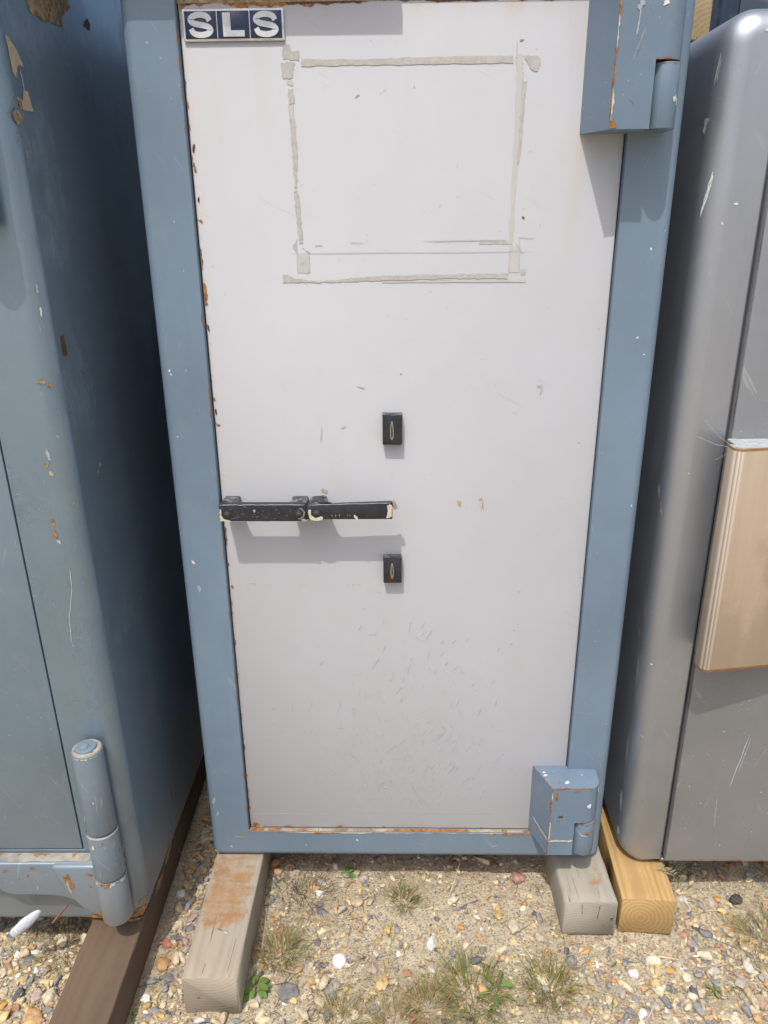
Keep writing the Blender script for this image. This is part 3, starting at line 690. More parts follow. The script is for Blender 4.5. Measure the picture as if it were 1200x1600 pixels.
barp([(-.157, 1.7425), (-.05, 1.7415), (.06, 1.7440), (.183, 1.7435), (.183, 1.7335), (.08, 1.7335), (.01, 1.7325), (-.06, 1.7335), (-.157, 1.7325)], m_tape, amp=.0009)
barp([(.198, 1.744), (.224, 1.743), (.227, 1.735), (.224, 1.722), (.213, 1.723), (.206, 1.735)], m_tape)
barp([(.187, 1.745), (.197, 1.745), (.200, 1.715), (.198, 1.60), (.196, 1.46), (.190, 1.46), (.191, 1.60), (.190, 1.72)], m_tape2)
barp([(.2005, 1.708), (.2065, 1.708), (.2045, 1.66), (.203, 1.61), (.200, 1.585), (.1965, 1.585), (.198, 1.65)], m_tape)
barp([(-.205, 1.412), (-.197, 1.411), (-.185, 1.405), (-.15, 1.4005), (-.115, 1.4005), (-.09, 1.404), (-.05, 1.4065), (-.02, 1.408), (.1, 1.410), (.19, 1.410), (.19, 1.402), (.1, 1.4025), (-.03, 1.400), (-.09, 1.3985), (-.15, 1.3975), (-.205, 1.3975)], m_tape)
barp([(.196, 1.40), (.222, 1.40), (.222, 1.396), (-.03, 1.3965), (-.03, 1.3985), (.19, 1.400)], m_tape2, amp=.0005)
barp([(.212, 1.418), (.222, 1.418), (.222, 1.408), (.214, 1.407)], m_tape)
barp([(.140, 1.4655), (.185, 1.4655), (.190, 1.459), (.140, 1.459)], m_tape)
barp([(-.186, 1.4575), (-.177, 1.470), (-.178, 1.4475)], m_smudge, fe, .0006)
barp([(-.168, 1.455), (-.155, 1.448), (-.156, 1.4455), (-.170, 1.457)], m_scr_hl, fe, .0003)
barp([(-.178, 1.444), (-.157, 1.444), (-.157, 1.414), (-.178, 1.414)], m_tape2, amp=.0003)
barp([(.192, 1.455), (.210, 1.455), (.210, 1.412), (.192, 1.412)], m_tape2, amp=.0003)
for a, b in (((-.19, 1.4465), (.234, 1.4465)), ((-.178, 1.458), (-.178, 1.412)), ((-.157, 1.444), (-.157, 1.412)), ((.192, 1.46), (.192, 1.41)), ((.208, 1.47), (.210, 1.41)), ((.205, 1.470), (.234, 1.468)), ((.202, 1.46), (.215, 1.443)), ((.188, 1.765), (.189, 1.735))):
    stroke(mb, [a, b], .0009, fe, m_tape, 8)
for a, b in (((-.147, 1.4595), (-.133, 1.4595)), ((-.085, 1.4635), (-.06, 1.4630)), ((.04, 1.4655), (.19, 1.4655)), ((-.175, 1.427), (-.164, 1.434)), ((.055, 1.3995), (.09, 1.4)), ((-.163, 1.412), (-.158, 1.418))):
    stroke(mb, [a, b], .0011, fe, m_smudge, 5)
# handling marks, dings
for (u, v, w, h, r_, m_) in ((-.068, 1.690, .007, .003, .5, m_smudge), (.025, 1.702, .002, .002, 0, m_smudge), (.212, 1.502, .004, .004, 0, m_rust), (.195, 1.765, .006, .003, 0, m_primer2),
       (.117, .982, .006, .015, .1, m_primer), (.158, .990, .010, .004, 0, m_primer), (.161, .977, .006, .018, .2, m_tape2), (.1625, .978, .0025, .014, 0, m_primer2),
       (-.105, 1.135, .008, .005, .7, m_smudge), (-.07, 1.21, .018, .002, -.3, m_tape), (.262, 1.205, .004, .022, -.25, m_smudge), (.258, 1.212, .008, .005, 0, m_tape),
       (-.148, 1.120, .0018, .034, -.1, m_smudge), (-.146, 1.008, .012, .010, 0, m_primer), (.003, 1.235, .0025, .0025, 0, m_rust), (-.30, .81, .006, .003, 0, m_filler),
       (-.3445, 1.165, .0045, .010, 0, m_rustdark), (-.3455, 1.19, .004, .008, 0, m_rust), (-.342, 1.14, .007, .004, -.5, m_rust), (-.3425, .80, .006, .006, 0, m_rust),
       (-.335, .182, .02, .012, 0, m_rust), (-.322, .180, .012, .006, 0, m_primer), (-.26, .178, .02, .006, 0, m_rust), (-.14, .179, .016, .007, 0, m_rust), (-.04, .178, .01, .006, 0, m_rust), (.19, .178, .01, .005, 0, m_rust),
       (.03, .345, .006, .004, .4, m_smudge), (.15, .40, .008, .012, -.5, m_smudge), (.07, .30, .007, .005, 0, m_smudge), (-.03, .295, .012, .008, 0, m_smudge), (-.08, .30, .006, .006, 0, m_smudge), (-.345, 1.32, .004, .010, 0, m_rustdark),
       (-.344, 1.585, .004, .014, 0, m_rust), (-.343, 1.615, .006, .012, 0, m_rustdark), (-.3425, 1.535, .004, .008, 0, m_rustdark), (-.341, 1.50, .006, .005, 0, m_rust)):
    decal(mb, blobpoly(u, v, w, h, r_, 13, .6), fe, m_)
ribbon(mb, 1.36, 1.47, lambda t_: (na(t_*60)-.30)*.014, lambda t_, w: (DX0+.0035+w, DY-.0006, t_), m_rust, .0012)
ribbon(mb, .18, 1.82, lambda t_: (nb_(t_*34+7)-.64)*.013, lambda t_, w: (DX0+.0035+w, DY-.0005, t_), m_rust, .0015)
ribbon(mb, .18, 1.82, lambda t_: (nc(t_*40+3)-.68)*.012, lambda t_, w: (DX0+.0035+w, DY-.0006, t_), m_rustdark, .0015)
ribbon(mb, DX0+.004, -.12, lambda t_: (na(t_*40+50)-.25)*.018, lambda t_, w: (t_, DY-.0006, 1.8215-w), m_rust, .0015)
ribbon(mb, DX0+.004, .30, lambda t_: (nb_(t_*30+20)-.42)*.010, lambda t_, w: (t_, DY-.0007, 1.8215-w), m_rustdark, .0015)
ribbon(mb, -.35, .12, lambda t_: .006, lambda t_, w: (t_, DY-.00045, 1.8215+w), m_primer2, .01)
# red dotted line, level mark
for k in range(34):
    u = -.345+.262*(k/33)+rng.uniform(-.002, .002)
    if k > 28 or rng.random() < .6: stroke(mb, [(u, .8045), (u+rng.uniform(.001, .006 if k > 29 else .003), .8045)], .0009, fe, m_rust if rng.random() < .5 or k > 29 else m_tape, 2)
# weld line low on the door, and dense scuffing
stroke(mb, [(-.345, .2175), (-.12, .216), (.05, .2175), (.218, .2185)], .0018, fd, m_smudge, 20)
r_ = random.Random(42)
for k in range(260):
    u = r_.gauss(.02, .13); v = .24+abs(r_.gauss(0, .20)) if r_.random() < .75 else r_.uniform(.3, .75)
    if not (-.33 < u < .27 and .23 < v < .8): continue
    l = r_.uniform(.003, .022)*(1.6 if r_.random() < .15 else 1); a = r_.gauss(1.15, .22) if r_.random() < .8 else r_.uniform(0, 3)
    stroke(mb, [(u, v), (u+l*math.cos(a), v+l*math.sin(a))], r_.uniform(.0005, .0012), fe, m_smudge if r_.random() < .8 else m_tape, 3)
for k in range(70):
    u = r_.uniform(-.33, .36); v = r_.uniform(.8, 1.7); l = r_.uniform(.002, .010); a = r_.uniform(0, 3)
    stroke(mb, [(u, v), (u+l*math.cos(a), v+l*math.sin(a))], .0006, fe, r_.choice((m_tape, m_smudge)), 2)
door = P(mb, 'door', safe, sharp=40)
tag(door, 'off-white door panel with peeled tape marks')

# badge SLS
def s_center(cx, cz, w, h, st):
    K = [(.90, .40), (.66, .82), (0, 1.0), (-.68, .86), (-.98, .50), (-.68, .17), (0, 0), (.68, -.17), (.98, -.50), (.68, -.86), (0, -1.0), (-.70, -.84), (-.95, -.38)]
    rx = (w-st)/2; ry = (h-st)/2; K = [(cx+a*rx, cz+b*ry) for a, b in K]; pts = []
    for i in range(len(K)-1):
        p0, p1, p2, p3 = K[max(0, i-1)], K[i], K[i+1], K[min(len(K)-1, i+2)]
        for k in range(6):
            t_ = k/6; pts.append(tuple(.5*(2*p1[q]+(p2[q]-p0[q])*t_+(2*p0[q]-5*p1[q]+4*p2[q]-p3[q])*t_*t_+(3*p1[q]-p0[q]-3*p2[q]+p3[q])*t_**3) for q in (0, 1)))
    return pts+[K[-1]]
def thick(mb, pts, st, y, th, mat):
    n = len(pts); A = []; B = []
    for i, p in enumerate(pts):
        a = pts[max(0, i-1)]; b = pts[min(n-1, i+1)]; dx, dy = b[0]-a[0], b[1]-a[1]; d = math.hypot(dx, dy)
        A.append((p[0]-dy/d*st/2, p[1]+dx/d*st/2)); B.append((p[0]+dy/d*st/2, p[1]-dx/d*st/2))
    vs = [(q[0], y, q[1]) for q in A+B]+[(q[0], y+th, q[1]) for q in A+B]; fs = []
    for i in range(n-1):
        fs += [(i, n+i, n+i+1, i+1), (i, i+1, 2*n+i+1, 2*n+i), (n+i, 3*n+i, 3*n+i+1, n+i+1)]
    fs += [(0, 2*n, 3*n, n), (n-1, 2*n-1, 4*n-1, 3*n-1)]
    mb.add(vs, fs, mat)
bx0, bx1, bz0, bz1 = -.3425, -.1815, 1.7685, 1.8135
badge = bpy.data.objects.new('badge', None); COL.objects.link(badge); badge.parent = safe; badge.location = (0, 0, 0)
mb = MB(); mb.box(bx0, bx1, DY-.0042, DY-.0001, bz0, bz1, m_chrome, .0010, 2); P(mb, 'badge_plate', badge, sharp=50)
tw = (bx1-bx0-.010)/3
for k in range(3):
    a = bx0+.0035+k*(tw+.0015); mb = MB(); mb.box(a, a+tw, DY-.0049, DY-.004, bz0+.0035, bz1-.0035, m_navy, .0002, 1); P(mb, 'badge_tile', badge, sharp=50)
    cx = a+tw/2; cz = (bz0+bz1)/2; mb = MB(); yl = DY-.0062
    if k == 1:
        st = .0125; x0, x1, z0, z1 = cx-.0165, cx+.0175, cz-.0165, cz+.0165
        mb.prism([(x0, z0), (x1, z0), (x1, z0+.0085), (x0+st, z0+.0085), (x0+st, z1), (x0, z1)], yl, yl+.0014, m_chrome, axis='y')
    else: thick(mb, s_center(cx, cz, .0410, .0365, .0088), .0082, yl, .0014, m_chrome)
    P(mb, 'badge_letter', badge, sharp=50)

# door handles
def handle_bolt(par, x, z, y, rim=True):
    mb = MB()
    mb.cyl((x, z), .0088, .0088, y-.0022, y+.001, m_black, 28, .0006, 'y'); mb.cyl((x, z), .0052, .0052, y-.0028, y+.001, m_under, 6, .0004, 'y')
    P(mb, 'bolt', par, sharp=40)
hy = -.043; zl, zh = .9645, 1.0005
def leg_cut(xa, xb, ya, yb, r, side):  # flared inner corner
    return [(xa+side*r*(1-math.cos(PI/2*k/5)), yb+(ya-yb)*0+ -r*math.sin(PI/2*k/5)*0) for k in range(6)]
mb = MB()
x0, x1 = -.3425, -.1765
prof = [(x0, hy+.001), (x0+.001, hy), (x1-.001, hy), (x1, hy+.001), (x1, DY), (x1-.036, DY), (x1-.034, -.005), (x1-.030, -.018), (x1-.033, -.026), (x1-.042, -.031),
        (x0+.042, -.031), (x0+.035, -.026), (x0+.032, -.018), (x0+.034, -.005), (x0+.036, DY), (x0-.001, DY)]
legs = [[(x0+.0005, -.032), (x0+.040, -.0325), (x0+.034, -.024), (x0+.031, -.012), (x0+.033, DY), (x0+.001, DY)], [(x1-.0005, DY), (x1-.033, DY), (x1-.030, -.012), (x1-.033, -.024), (x1-.040, -.0325), (x1-.0005, -.032)]]
prof = [(x0, hy+.001), (x0+.001, hy), (x1-.001, hy), (x1, hy+.001), (x1, -.031), (x0, -.031)]
mb.prism(prof, zl, zh, m_black, .0014, 2)
for lg in legs: mb.prism(lg, zl+.0012, zh-.0008, m_black, .0045, 4)
for v in range(len(mb.v)):
    x, y, z = mb.v[v]
    if y > -.028: f = min(1, (y+.028)/.012); mb.v[v] = (x, y, (zl+zh)/2+(z-(zl+zh)/2)*(1-.06*f))
hp = thing('door_handle', None, None); hp.parent = safe; hp.location = (0, 0, 0)
for i, f in enumerate(mb.f):
    if all(mb.v[j][1] > hy+.012 for j in f): mb.mi[i] = mb.m(m_blackworn)
mb2 = mb
fh = flat(hy-.0004)
for poly in ([(-.3415, .990), (-.338, .989), (-.339, .977), (-.334, .970), (-.326, .968), (-.320, .9655), (-.3415, .9655)],):
    decal(mb2, jag(poly, .0006), fh, m_filler)
stroke(mb2, [(-.341, .9985), (-.26, .9990), (-.178, .9988)], .0016, fh, m_scr_hl, 10)  # painted highlight along the top edge of the grip
stroke(mb2, [(-.339, .9655), (-.25, .9652), (-.18, .9655)], .0007, fh, m_scr_hl, 10)
for k in range(3):
    for xx in ((-.188),): pass
ring = [(-.1915+.0108*math.cos(a), .9815+.0108*math.sin(a)) for a in [math.radians(-100+ i*12) for i in range(16)]]
stroke(mb2, ring, .0020, fh, m_steel, 1)
decal(mb2, blobpoly(-.181, .968, .010, .007, 0, 9, .5), fh, m_steel)
decal(mb2, blobpoly(-.275, .986, .006, .005, 0, 9, .5), fh, m_scr_hl)
for k in range(30):
    u = rng.uniform(-.335, -.18); v = rng.uniform(.967, .998); a = rng.uniform(0, 3); l = rng.uniform(.002, .008); stroke(mb2, [(u, v), (u+l*math.cos(a), v+l*math.sin(a)*.4)], .0005, fh, m_smudge, 2)
P(mb2, 'grip', hp, sharp=35); handle_bolt(hp, -.327, .9815, hy); handle_bolt(hp, -.1915, .9815, hy)
tag(hp, 'fixed black pull handle with two bolts')
hp2 = thing('door_handle', None, None); hp2.parent = safe
mb = MB(); x0, x1 = -.1757, -.0135
prof = [(x0-.001, hy+.001), (x0, hy), (x1-.001, hy), (x1, hy+.001), (x1, -.033), (x1-.001, -.031), (x0+.055, -.031), (x0+.044, -.028), (x0+.037, -.018), (x0+.035, -.004), (x0+.034, DY), (x0+.003, DY), (x0+.001, -.01)]
prof = prof[:4]+[(x1, -.033), (x1-.001, -.031), (x0+.001, -.031)]
leg2 = [(x0+.001, -.032)]+[(x0+.052-.017*math.sin(PI/2*k/6), -.032+.030*(1-math.cos(PI/2*k/6))) for k in range(7)]+[(x0+.035, DY), (x0+.002, DY)]
mb.prism(prof, zl, zh, m_black, .0014, 2); mb.prism(leg2, zl+.001, zh-.0006, m_black, .006, 4)
for v in range(len(mb.v)):   # grip narrows and lifts slightly towards its free end
    x, y, z = mb.v[v]
    f = max(0, (x-x0)/(x1-x0)); rr_ = max(0, (x0+.012-x)/.012)
    zc = (zl+zh)/2; z = zc+(z-zc)*(1-.06*f)*(1-.25*rr_)+.0035*f; mb.v[v] = (x, y, z)
for i, f in enumerate(mb.f):
    if all(mb.v[j][1] > hy+.010 for j in f): mb.mi[i] = mb.m(m_blackworn)
decal(mb, jag([(-.1725, .988), (-.168, .990), (-.1675, .978), (-.160, .972), (-.150, .975), (-.145, .9745), (-.146, .969), (-.155, .966), (-.166, .967), (-.172, .973)], .0006), fh, m_filler)
decal(mb, jag([(-.0235, .997), (-.018, 1.000), (-.0145, .998), (-.0145, .975), (-.022, .971), (-.025, .972), (-.022, .985)], .0005), fh, m_filler)
decal(mb, blobpoly(-.083, .973, .007, .010, .5, 9, .5), fh, m_filler)
stroke(mb, [(-.170, .9985), (-.10, 1.0005), (-.016, 1.0025)], .0014, fh, m_scr_hl, 10)  # highlight painted as a pale line on the lever's top edge
for u in (-.128, -.121, -.114, -.098, -.094): stroke(mb, [(u, .974), (u, .980)], .0007, fh, m_smudge, 2)
P(mb, 'grip', hp2, sharp=35); handle_bolt(hp2, -.1575, .984, hy)
mb = MB(); mb.box(-.0145, -.0065, -.036, -.030, .985, 1.004, m_steel, .0015, 2, rot=Matrix.Translation((-.011, 0, .995)) @ Matrix.Rotation(-.5, 4, 'Y') @ Matrix.Translation((.011, 0, -.995))); P(mb, 'end_clip', hp2)
tag(hp2, 'turning black lever handle with chipped end')

# keyhole covers
def lock(x0, x1, z0, z1, rust=False):
    mb = MB(); y = -.0055
    mb.prism([(x0, DY), (x0, y+.0015), (x0+.0015, y), (x1-.0015, y), (x1, y+.0015), (x1, DY)], z0, z1, m_black, .0012, 2)
    for i, f in enumerate(mb.f):
        if all(mb.v[j][2] > z1-.003 for j in f): mb.mi[i] = mb.m(m_blackworn)
    lk = P(mb, 'lock_cover', safe, sharp=40)
    cx = (x0+x1)/2-.0008; zt, zb = z1-.013, z0+.010; mb = MB()
    zc_, hh_ = (zt+zb)/2, (zt-zb)/2
    def slot(w, h, off, m_): mb.add([(cx+w*math.copysign(abs(math.cos(a))**.9, math.cos(a))*(1.0-.28*math.sin(a)), y-off, zc_+h*math.sin(a)) for a in [2*PI*k/24 for k in range(24)]], [tuple(range(24))], m_)
    slot(.0031, hh_, .0005, m_steel); slot(.0014, hh_*.84, .0010, m_gap)
    if rust: mb.add([(a, y-.0016, b) for a, b in blobpoly(cx, zb+.004, .0045, .008, 0, 11, .4)], [tuple(range(11))], m_rust)
    P(mb, 'keyhole', lk)
lock(-.0315, .0052, 1.1045, 1.1635); lock(-.0325, .0042, .8165, .8735, True)

# hinges
def arc(cx, cy, r, a0, a1, n): return [(cx+r*math.cos(math.radians(a0+(a1-a0)*k/n)), cy+r*math.sin(math.radians(a0+(a1-a0)*k/n))) for k in range(n+1)]
def hinge(zb, zt, zcut, top):
    mb = MB(); yf = -.065; xl = .2975; xf = .3275; xr = .4330
    full = [(xl, DY-.0002), (xf, yf)]+arc(xr-.030, yf+.030, .030, -90, 0, 8)+[(xr, -.0003), (.3742, -.0003), (.3742, DY-.0002)]
    cutx = .3885 if top else .382
    part_ = [(xl, DY-.0002), (xf, yf), (cutx, yf), (cutx, -.0003), (.3742, -.0003), (.3742, DY-.0002)]
    lo = (zb, zcut); hi = (zcut, zt)
    mb.prism(part_, lo[0], lo[1], m_blue_h); mb.prism(full, hi[0], hi[1], m_blue_h)
    # rusty edges
    nn = n1(77 if top else 78); n2 = n1(90 if top else 91)
    e = Vector((xf-xl, yf-DY, 0)).normalized(); nl = Vector((-e.y, e.x, 0)); nl = nl if nl.x < 0 else -nl
    z1 = min(zt, 1.9)
    def left(t_, w): p = Vector((xf, yf, t_))-e*w+nl*.0005; return p[:]
    def front(t_, w): return (xf+w, yf-.0005, t_)
    k_ = .0075 if top else .008
    ribbon(mb, zb+.001, z1, lambda t_: (nn(t_*45)-.33)*k_, left, m_rust, .0012); ribbon(mb, zb+.001, z1, lambda t_: (n2(t_*50)-.38)*k_, front, m_rust, .0012)
    ribbon(mb, zb+.001, z1, lambda t_: (nn(t_*30+40)-.50)*k_*1.4, lambda t_, w: (front(t_, w)[0], yf-.0008, t_), m_filler, .0012)
    if top:
        decal(mb, jag([(xf-.0005, zb+.001), (xf+.010, zb+.003), (xf+.008, zb+.010), (xf, zb+.013)], .001), flat(yf-.0011), m_rust)
        for k in range(2):
            zc = (1.745, 1.66)[k]; c = (.352, .350)[k]
            ring = [(c+.0115*math.cos(a), zc+.0115*math.sin(a)) for a in [math.radians(i*20-60*(1-k)) for i in range(19 if k else 12)]]
            stroke(mb, ring[:7] if not k else ring[:5], .0007, flat(yf-.0005), m_blue if k else m_primer2, 1)
        decal(mb, blobpoly(.395, 1.797, .014, .006, .5, 11, .6), flat(yf-.0005), m_white); decal(mb, blobpoly(.358, 1.795, .010, .012, .5, 11, .8), flat(yf-.0005), m_scr_hl)
        stroke(mb, [(.358, 1.79), (.357, 1.77), (.3555, 1.755)], .0022, flat(yf-.0005), m_scr_hl, 6)
        ribbon(mb, .389, .428, lambda t_: (nn(t_*200)-.2)*.006, lambda t_, w: (t_, yf-.0004 if t_ < .405 else yf-.0006+(t_-.403)**2*16, zcut+w), m_rust, .001)
    else:
        f_ = flat(yf-.0006)
        ribbon(mb, xf, xr-.02, lambda t_: (nn(t_*160)-.25)*.006, lambda t_, w: (t_, yf-.0006, zt-w), m_rust, .0012)
        ribbon(mb, xf, xr-.02, lambda t_: (n2(t_*160)-.40)*.010, lambda t_, w: (t_, yf+w, zt+.0005), m_rust, .0012)
        ribbon(mb, 0, .078, lambda t_: (n2(t_*160+60)-.40)*.009, lambda t_, w: (xl+(xf-xl)*t_/.08+w, DY+(yf-DY)*t_/.08, zt+.0005), m_rust, .0012)
        zw = zb+.040      # pale weld seam round the lower part
        stroke(mb, [(xf, zw), (cutx-.001, zw+.001)], .0045, f_, m_filler, 12)
        lp = lambda u, v: (Vector((xf, yf, v))-e*u+nl*.0006)[:]
        stroke(mb, [(0, zw), (.066, zw+.012)], .0045, lp, m_filler, 12)
        decal(mb, blobpoly(xf+.010, zt-.022, .009, .016, 0, 11, .6), f_, m_rust); decal(mb, blobpoly(xf+.022, zt-.075, .009, .006, .4, 11, .6), f_, m_rustdark)
        decal(mb, blobpoly(xf+.054, zt-.008, .012, .004, 0, 11, .6), f_, m_rust); decal(mb, blobpoly(xf+.082, zt-.045, .010, .009, 0, 11, .5), flat(yf-.0003), m_white)
        for u in (.010, .022, .031): stroke(mb, [(xf+u, zt-.06), (xf+u+.002, zt-.10)], .0006, f_, m_scr_hl, 4)
        tp = lambda u, v: (u, v, zt+.0004)
        for u, v, w, h, m_ in ((.318, -.012, .006, .005, m_white), (.320, -.022, .008, .006, m_white), (.345, -.045, .006, .005, m_rust), (.363, -.045, .011, .007, m_white), (.40, -.02, .005, .005, m_scr_hl), (.34, -.01, .004, .003, m_scr_hl)): decal(mb, blobpoly(u, v, w, h, 0, 11, .4), tp, m_)
    hg = P(mb, 'hinge', safe, sharp=40)
    mb = MB(); cx = (cutx+xr)/2+.0005; r = (xr-cutx)/2-.0005
    prof = [(cx-r, -.0003), (cx-r, yf+r*.95)]+arc(cx, yf+r*.95+.001, r, 180, 360, 14)+[(cx+r, -.0003)]
    mb.prism(prof, zb+(.0005 if top else -.004), zcut-.003, m_blue_h, .0012 if top else .004, 2)
    bf = lambda u, v: (cx+(r+.0005)*math.cos(u), yf+r*.95+.001+(r+.0005)*math.sin(u), v)
    if top:
        nn2 = n1(55); ribbon(mb, math.radians(190), math.radians(330), lambda t_: (nn2(t_*9)-.35)*.005, lambda t_, w: bf(t_, zcut-.004-w), m_rust, .04)
        for k in range(3): decal(mb, blobpoly(math.radians(302+k*9), 1.668+rng.uniform(-.004, .004), .14, .010, 0, 11, .5), bf, m_white)
    else:
        nn2 = n1(56); ribbon(mb, math.radians(190), math.radians(345), lambda t_: (nn2(t_*7)-.2)*.010, lambda t_, w: bf(t_, zcut-.004-w), m_rust, .04)
        stroke(mb, [(math.radians(215), zcut-.018), (math.radians(250), zcut-.035), (math.radians(280), zcut-.036)], .0022, bf, m_filler, 6)
        stroke(mb, [(math.radians(262), zcut-.034), (math.radians(310), zcut-.026)], .006, bf, m_rust, 5)
    P(mb, 'barrel', hg, sharp=40)
    return hg
hinge(1.629, 1.885, 1.724, True); hinge(.174, .356, .264, False)

# board on top of the safe, just above the picture; it shades the top of the door
mb = MB(); mb.box(-.62, -.014, -.053, .12, 1.9065, 1.935, m_w_left, .002, 2); o = mb.build('loose_board', sharp=40)
tag(o, 'loose board lying across the top of the middle safe', 'board')

# ================================================================== LEFT SAFE
LX1 = -.5385; LX0 = LX1-.92; LYF = -.186; LYB = .52
ls = thing('safe', 'dark slate grey safe with rounded edges at the left, lower hinge barrel showing', 'safe', (LX1, LYF, Z0))
def PL(mb, name, parent, **k): return P(mb, name, parent, **k)
mb = MB(); GX = -.645; 
L = [rrect(LX0+.11, GX, .30, 1.80, .001, 8, LYF+.012), rrect(LX0+.11, GX, .30, 1.80, .001, 8, LYF+.0006), rrect(LX0+.1095, GX+.0005, .2995, 1.8005, .001, 8, LYF)]
def rr8(x0, x1, z0, z1, r, y): return rrect(x0, x1, z0, z1, r, 8, y)
R = .034
for k in range(11):
    a = PI/2*k/10; ins = R*(1-math.sin(a)); L.append(rr8(LX0+ins, LX1-ins, Z0+ins*.7, 2.0-ins, max(.045-ins, .001), LYF+R*(1-math.cos(a))))
for y, i_ in ((LYB-.02, 0), (LYB-.006, .006), (LYB, .02)): L.append(rr8(LX0+i_, LX1-i_, Z0+i_, 2.0-i_, .045-i_, y))
mb.loft(L, m_left)
sx = lambda u, v: (LX1+.0005, u, v)
def side(poly, m_, amp=.001): decal(mb, jag(poly, amp), sx, m_)
side([(-.153, 1.751), (-.142, 1.749), (-.122, 1.736), (-.107, 1.716), (-.123, 1.718), (-.131, 1.712), (-.140, 1.697), (-.149, 1.707), (-.150, 1.733)], m_primer, .0012)
side([(-.146, 1.673), (-.139, 1.671), (-.131, 1.669), (-.122, 1.685), (-.107, 1.684), (-.099, 1.659), (-.132, 1.657), (-.143, 1.659)], m_primer, .001)
decal(mb, blobpoly(-.140, 1.664, .010, .016, 0, 11, .6), lambda u, v: (LX1+.0009, u, v), m_rust)
side([(-.071, 1.83), (.096, 1.86), (.119, 1.843), (.080, 1.823), (.070, 1.806), (.044, 1.803), (.015, 1.800), (-.018, 1.797), (-.050, 1.800)], m_primer2, .003)
side([(.191, 1.843), (.206, 1.834), (.196, 1.822), (.173, 1.829)], m_rustdark, .002)
for (u, v, w, h, m_) in ((-.156, 1.645, .018, .03, m_primer2), (-.147, 1.597, .005, .008, m_primer), (-.13, 1.31, .02, .03, m_rustdark), (-.075, 1.078, .010, .008, m_primer2), (-.060, 1.085, .006, .012, m_primer2),
                        (.02, .19, .006, .10, m_primer2), (.05, .24, .006, .05, m_rust), (-.02, .13, .05, .02, m_rust), (-.10, .118, .05, .018, m_rust), (.1, .9, .004, .01, m_scr_hl), (-.12, 1.70, .003, .05, m_scr_hl)):
    decal(mb, blobpoly(u, v, w, h, .1, 13, .6), sx, m_)
def ledge(s, z, off=.0006):   # s: arc length around the rounded front-right edge, 0 at the end of the flat front
    if s <= 0: return (LX1-R+s, LYF-off, z)
    a = min(s/R, PI/2); rr_ = R+off; return (LX1-R+rr_*math.sin(a), LYF+R-rr_*math.cos(a), z)
for (s_, z, w, h, m_) in ((-.010, 1.020, .007, .012, m_rust), (-.010, .997, .009, .012, m_rust), (.012, 1.262, .014, .007, m_primer2), (.024, 1.255, .007, .007, m_rust), (.003, 1.141, .006, .018, m_scr_hl), (-.002, 1.125, .008, .012, m_primer2),
                          (.003, 1.108, .006, .010, m_primer), (.030, 1.405, .005, .010, m_scr_hl), (.030, 1.37, .004, .012, m_white), (.022, 1.17, .004, .006, m_scr_hl), (-.006, .985, .006, .010, m_scr_hl), (.028, 1.05, .005, .008, m_primer2),
                          (.008, .30, .003, .020, m_scr_hl), (.006, .27, .004, .012, m_white), (.02, .125, .04, .02, m_rust), (-.035, .112, .09, .012, m_rust), (.0, .16, .008, .022, m_primer2), (.03, .15, .02, .016, m_rust)):
    decal(mb, blobpoly(s_, z, w, h, rng.uniform(-.3, .3), 13, .6), ledge, m_)
for k in range(60):
    s_ = rng.uniform(-.05, .03); z = rng.uniform(.3, 1.5); l = rng.uniform(.003, .016); a = rng.gauss(1.3, .7)
    stroke(mb, [(s_, z), (s_+l*math.cos(a), z+l*math.sin(a))], rng.uniform(.0006, .0011), ledge, rng.choice((m_scr_hl, m_left_h)), 3)
stroke(mb, [(.004, .93), (.001, .89), (-.012, .84), (-.017, .79), (-.014, .775)], .0010, ledge, m_filler, 6)
lb = PL(mb, 'body', ls, sharp=40, wn=True)
mb = MB(); mb.box(LX0+.1125, GX-.0028, LYF-.0006, LYF+.011, .303, 1.797, m_left_door, .0012, 2)
fl_ = flat(LYF-.0011)
for k in range(80):
    u = rng.uniform(-.86, -.65); z = rng.uniform(.32, .75) if rng.random() < .7 else rng.uniform(.7, 1.3); l = rng.uniform(.002, .014); a = rng.gauss(1.9, .7)
    stroke(mb, [(u, z), (u+l*math.cos(a), z+l*math.sin(a))], rng.uniform(.0005, .001), fl_, m_scr_hl, 3)
for k in range(28): decal(mb, blobpoly(rng.uniform(-.86, -.66), rng.uniform(.33, .7), rng.uniform(.001, .0035), rng.uniform(.001, .0035), 0, 8, .5), fl_, rng.choice((m_scr_hl, m_scr_hl, m_rust)))
PL(mb, 'door', ls, sharp=40)
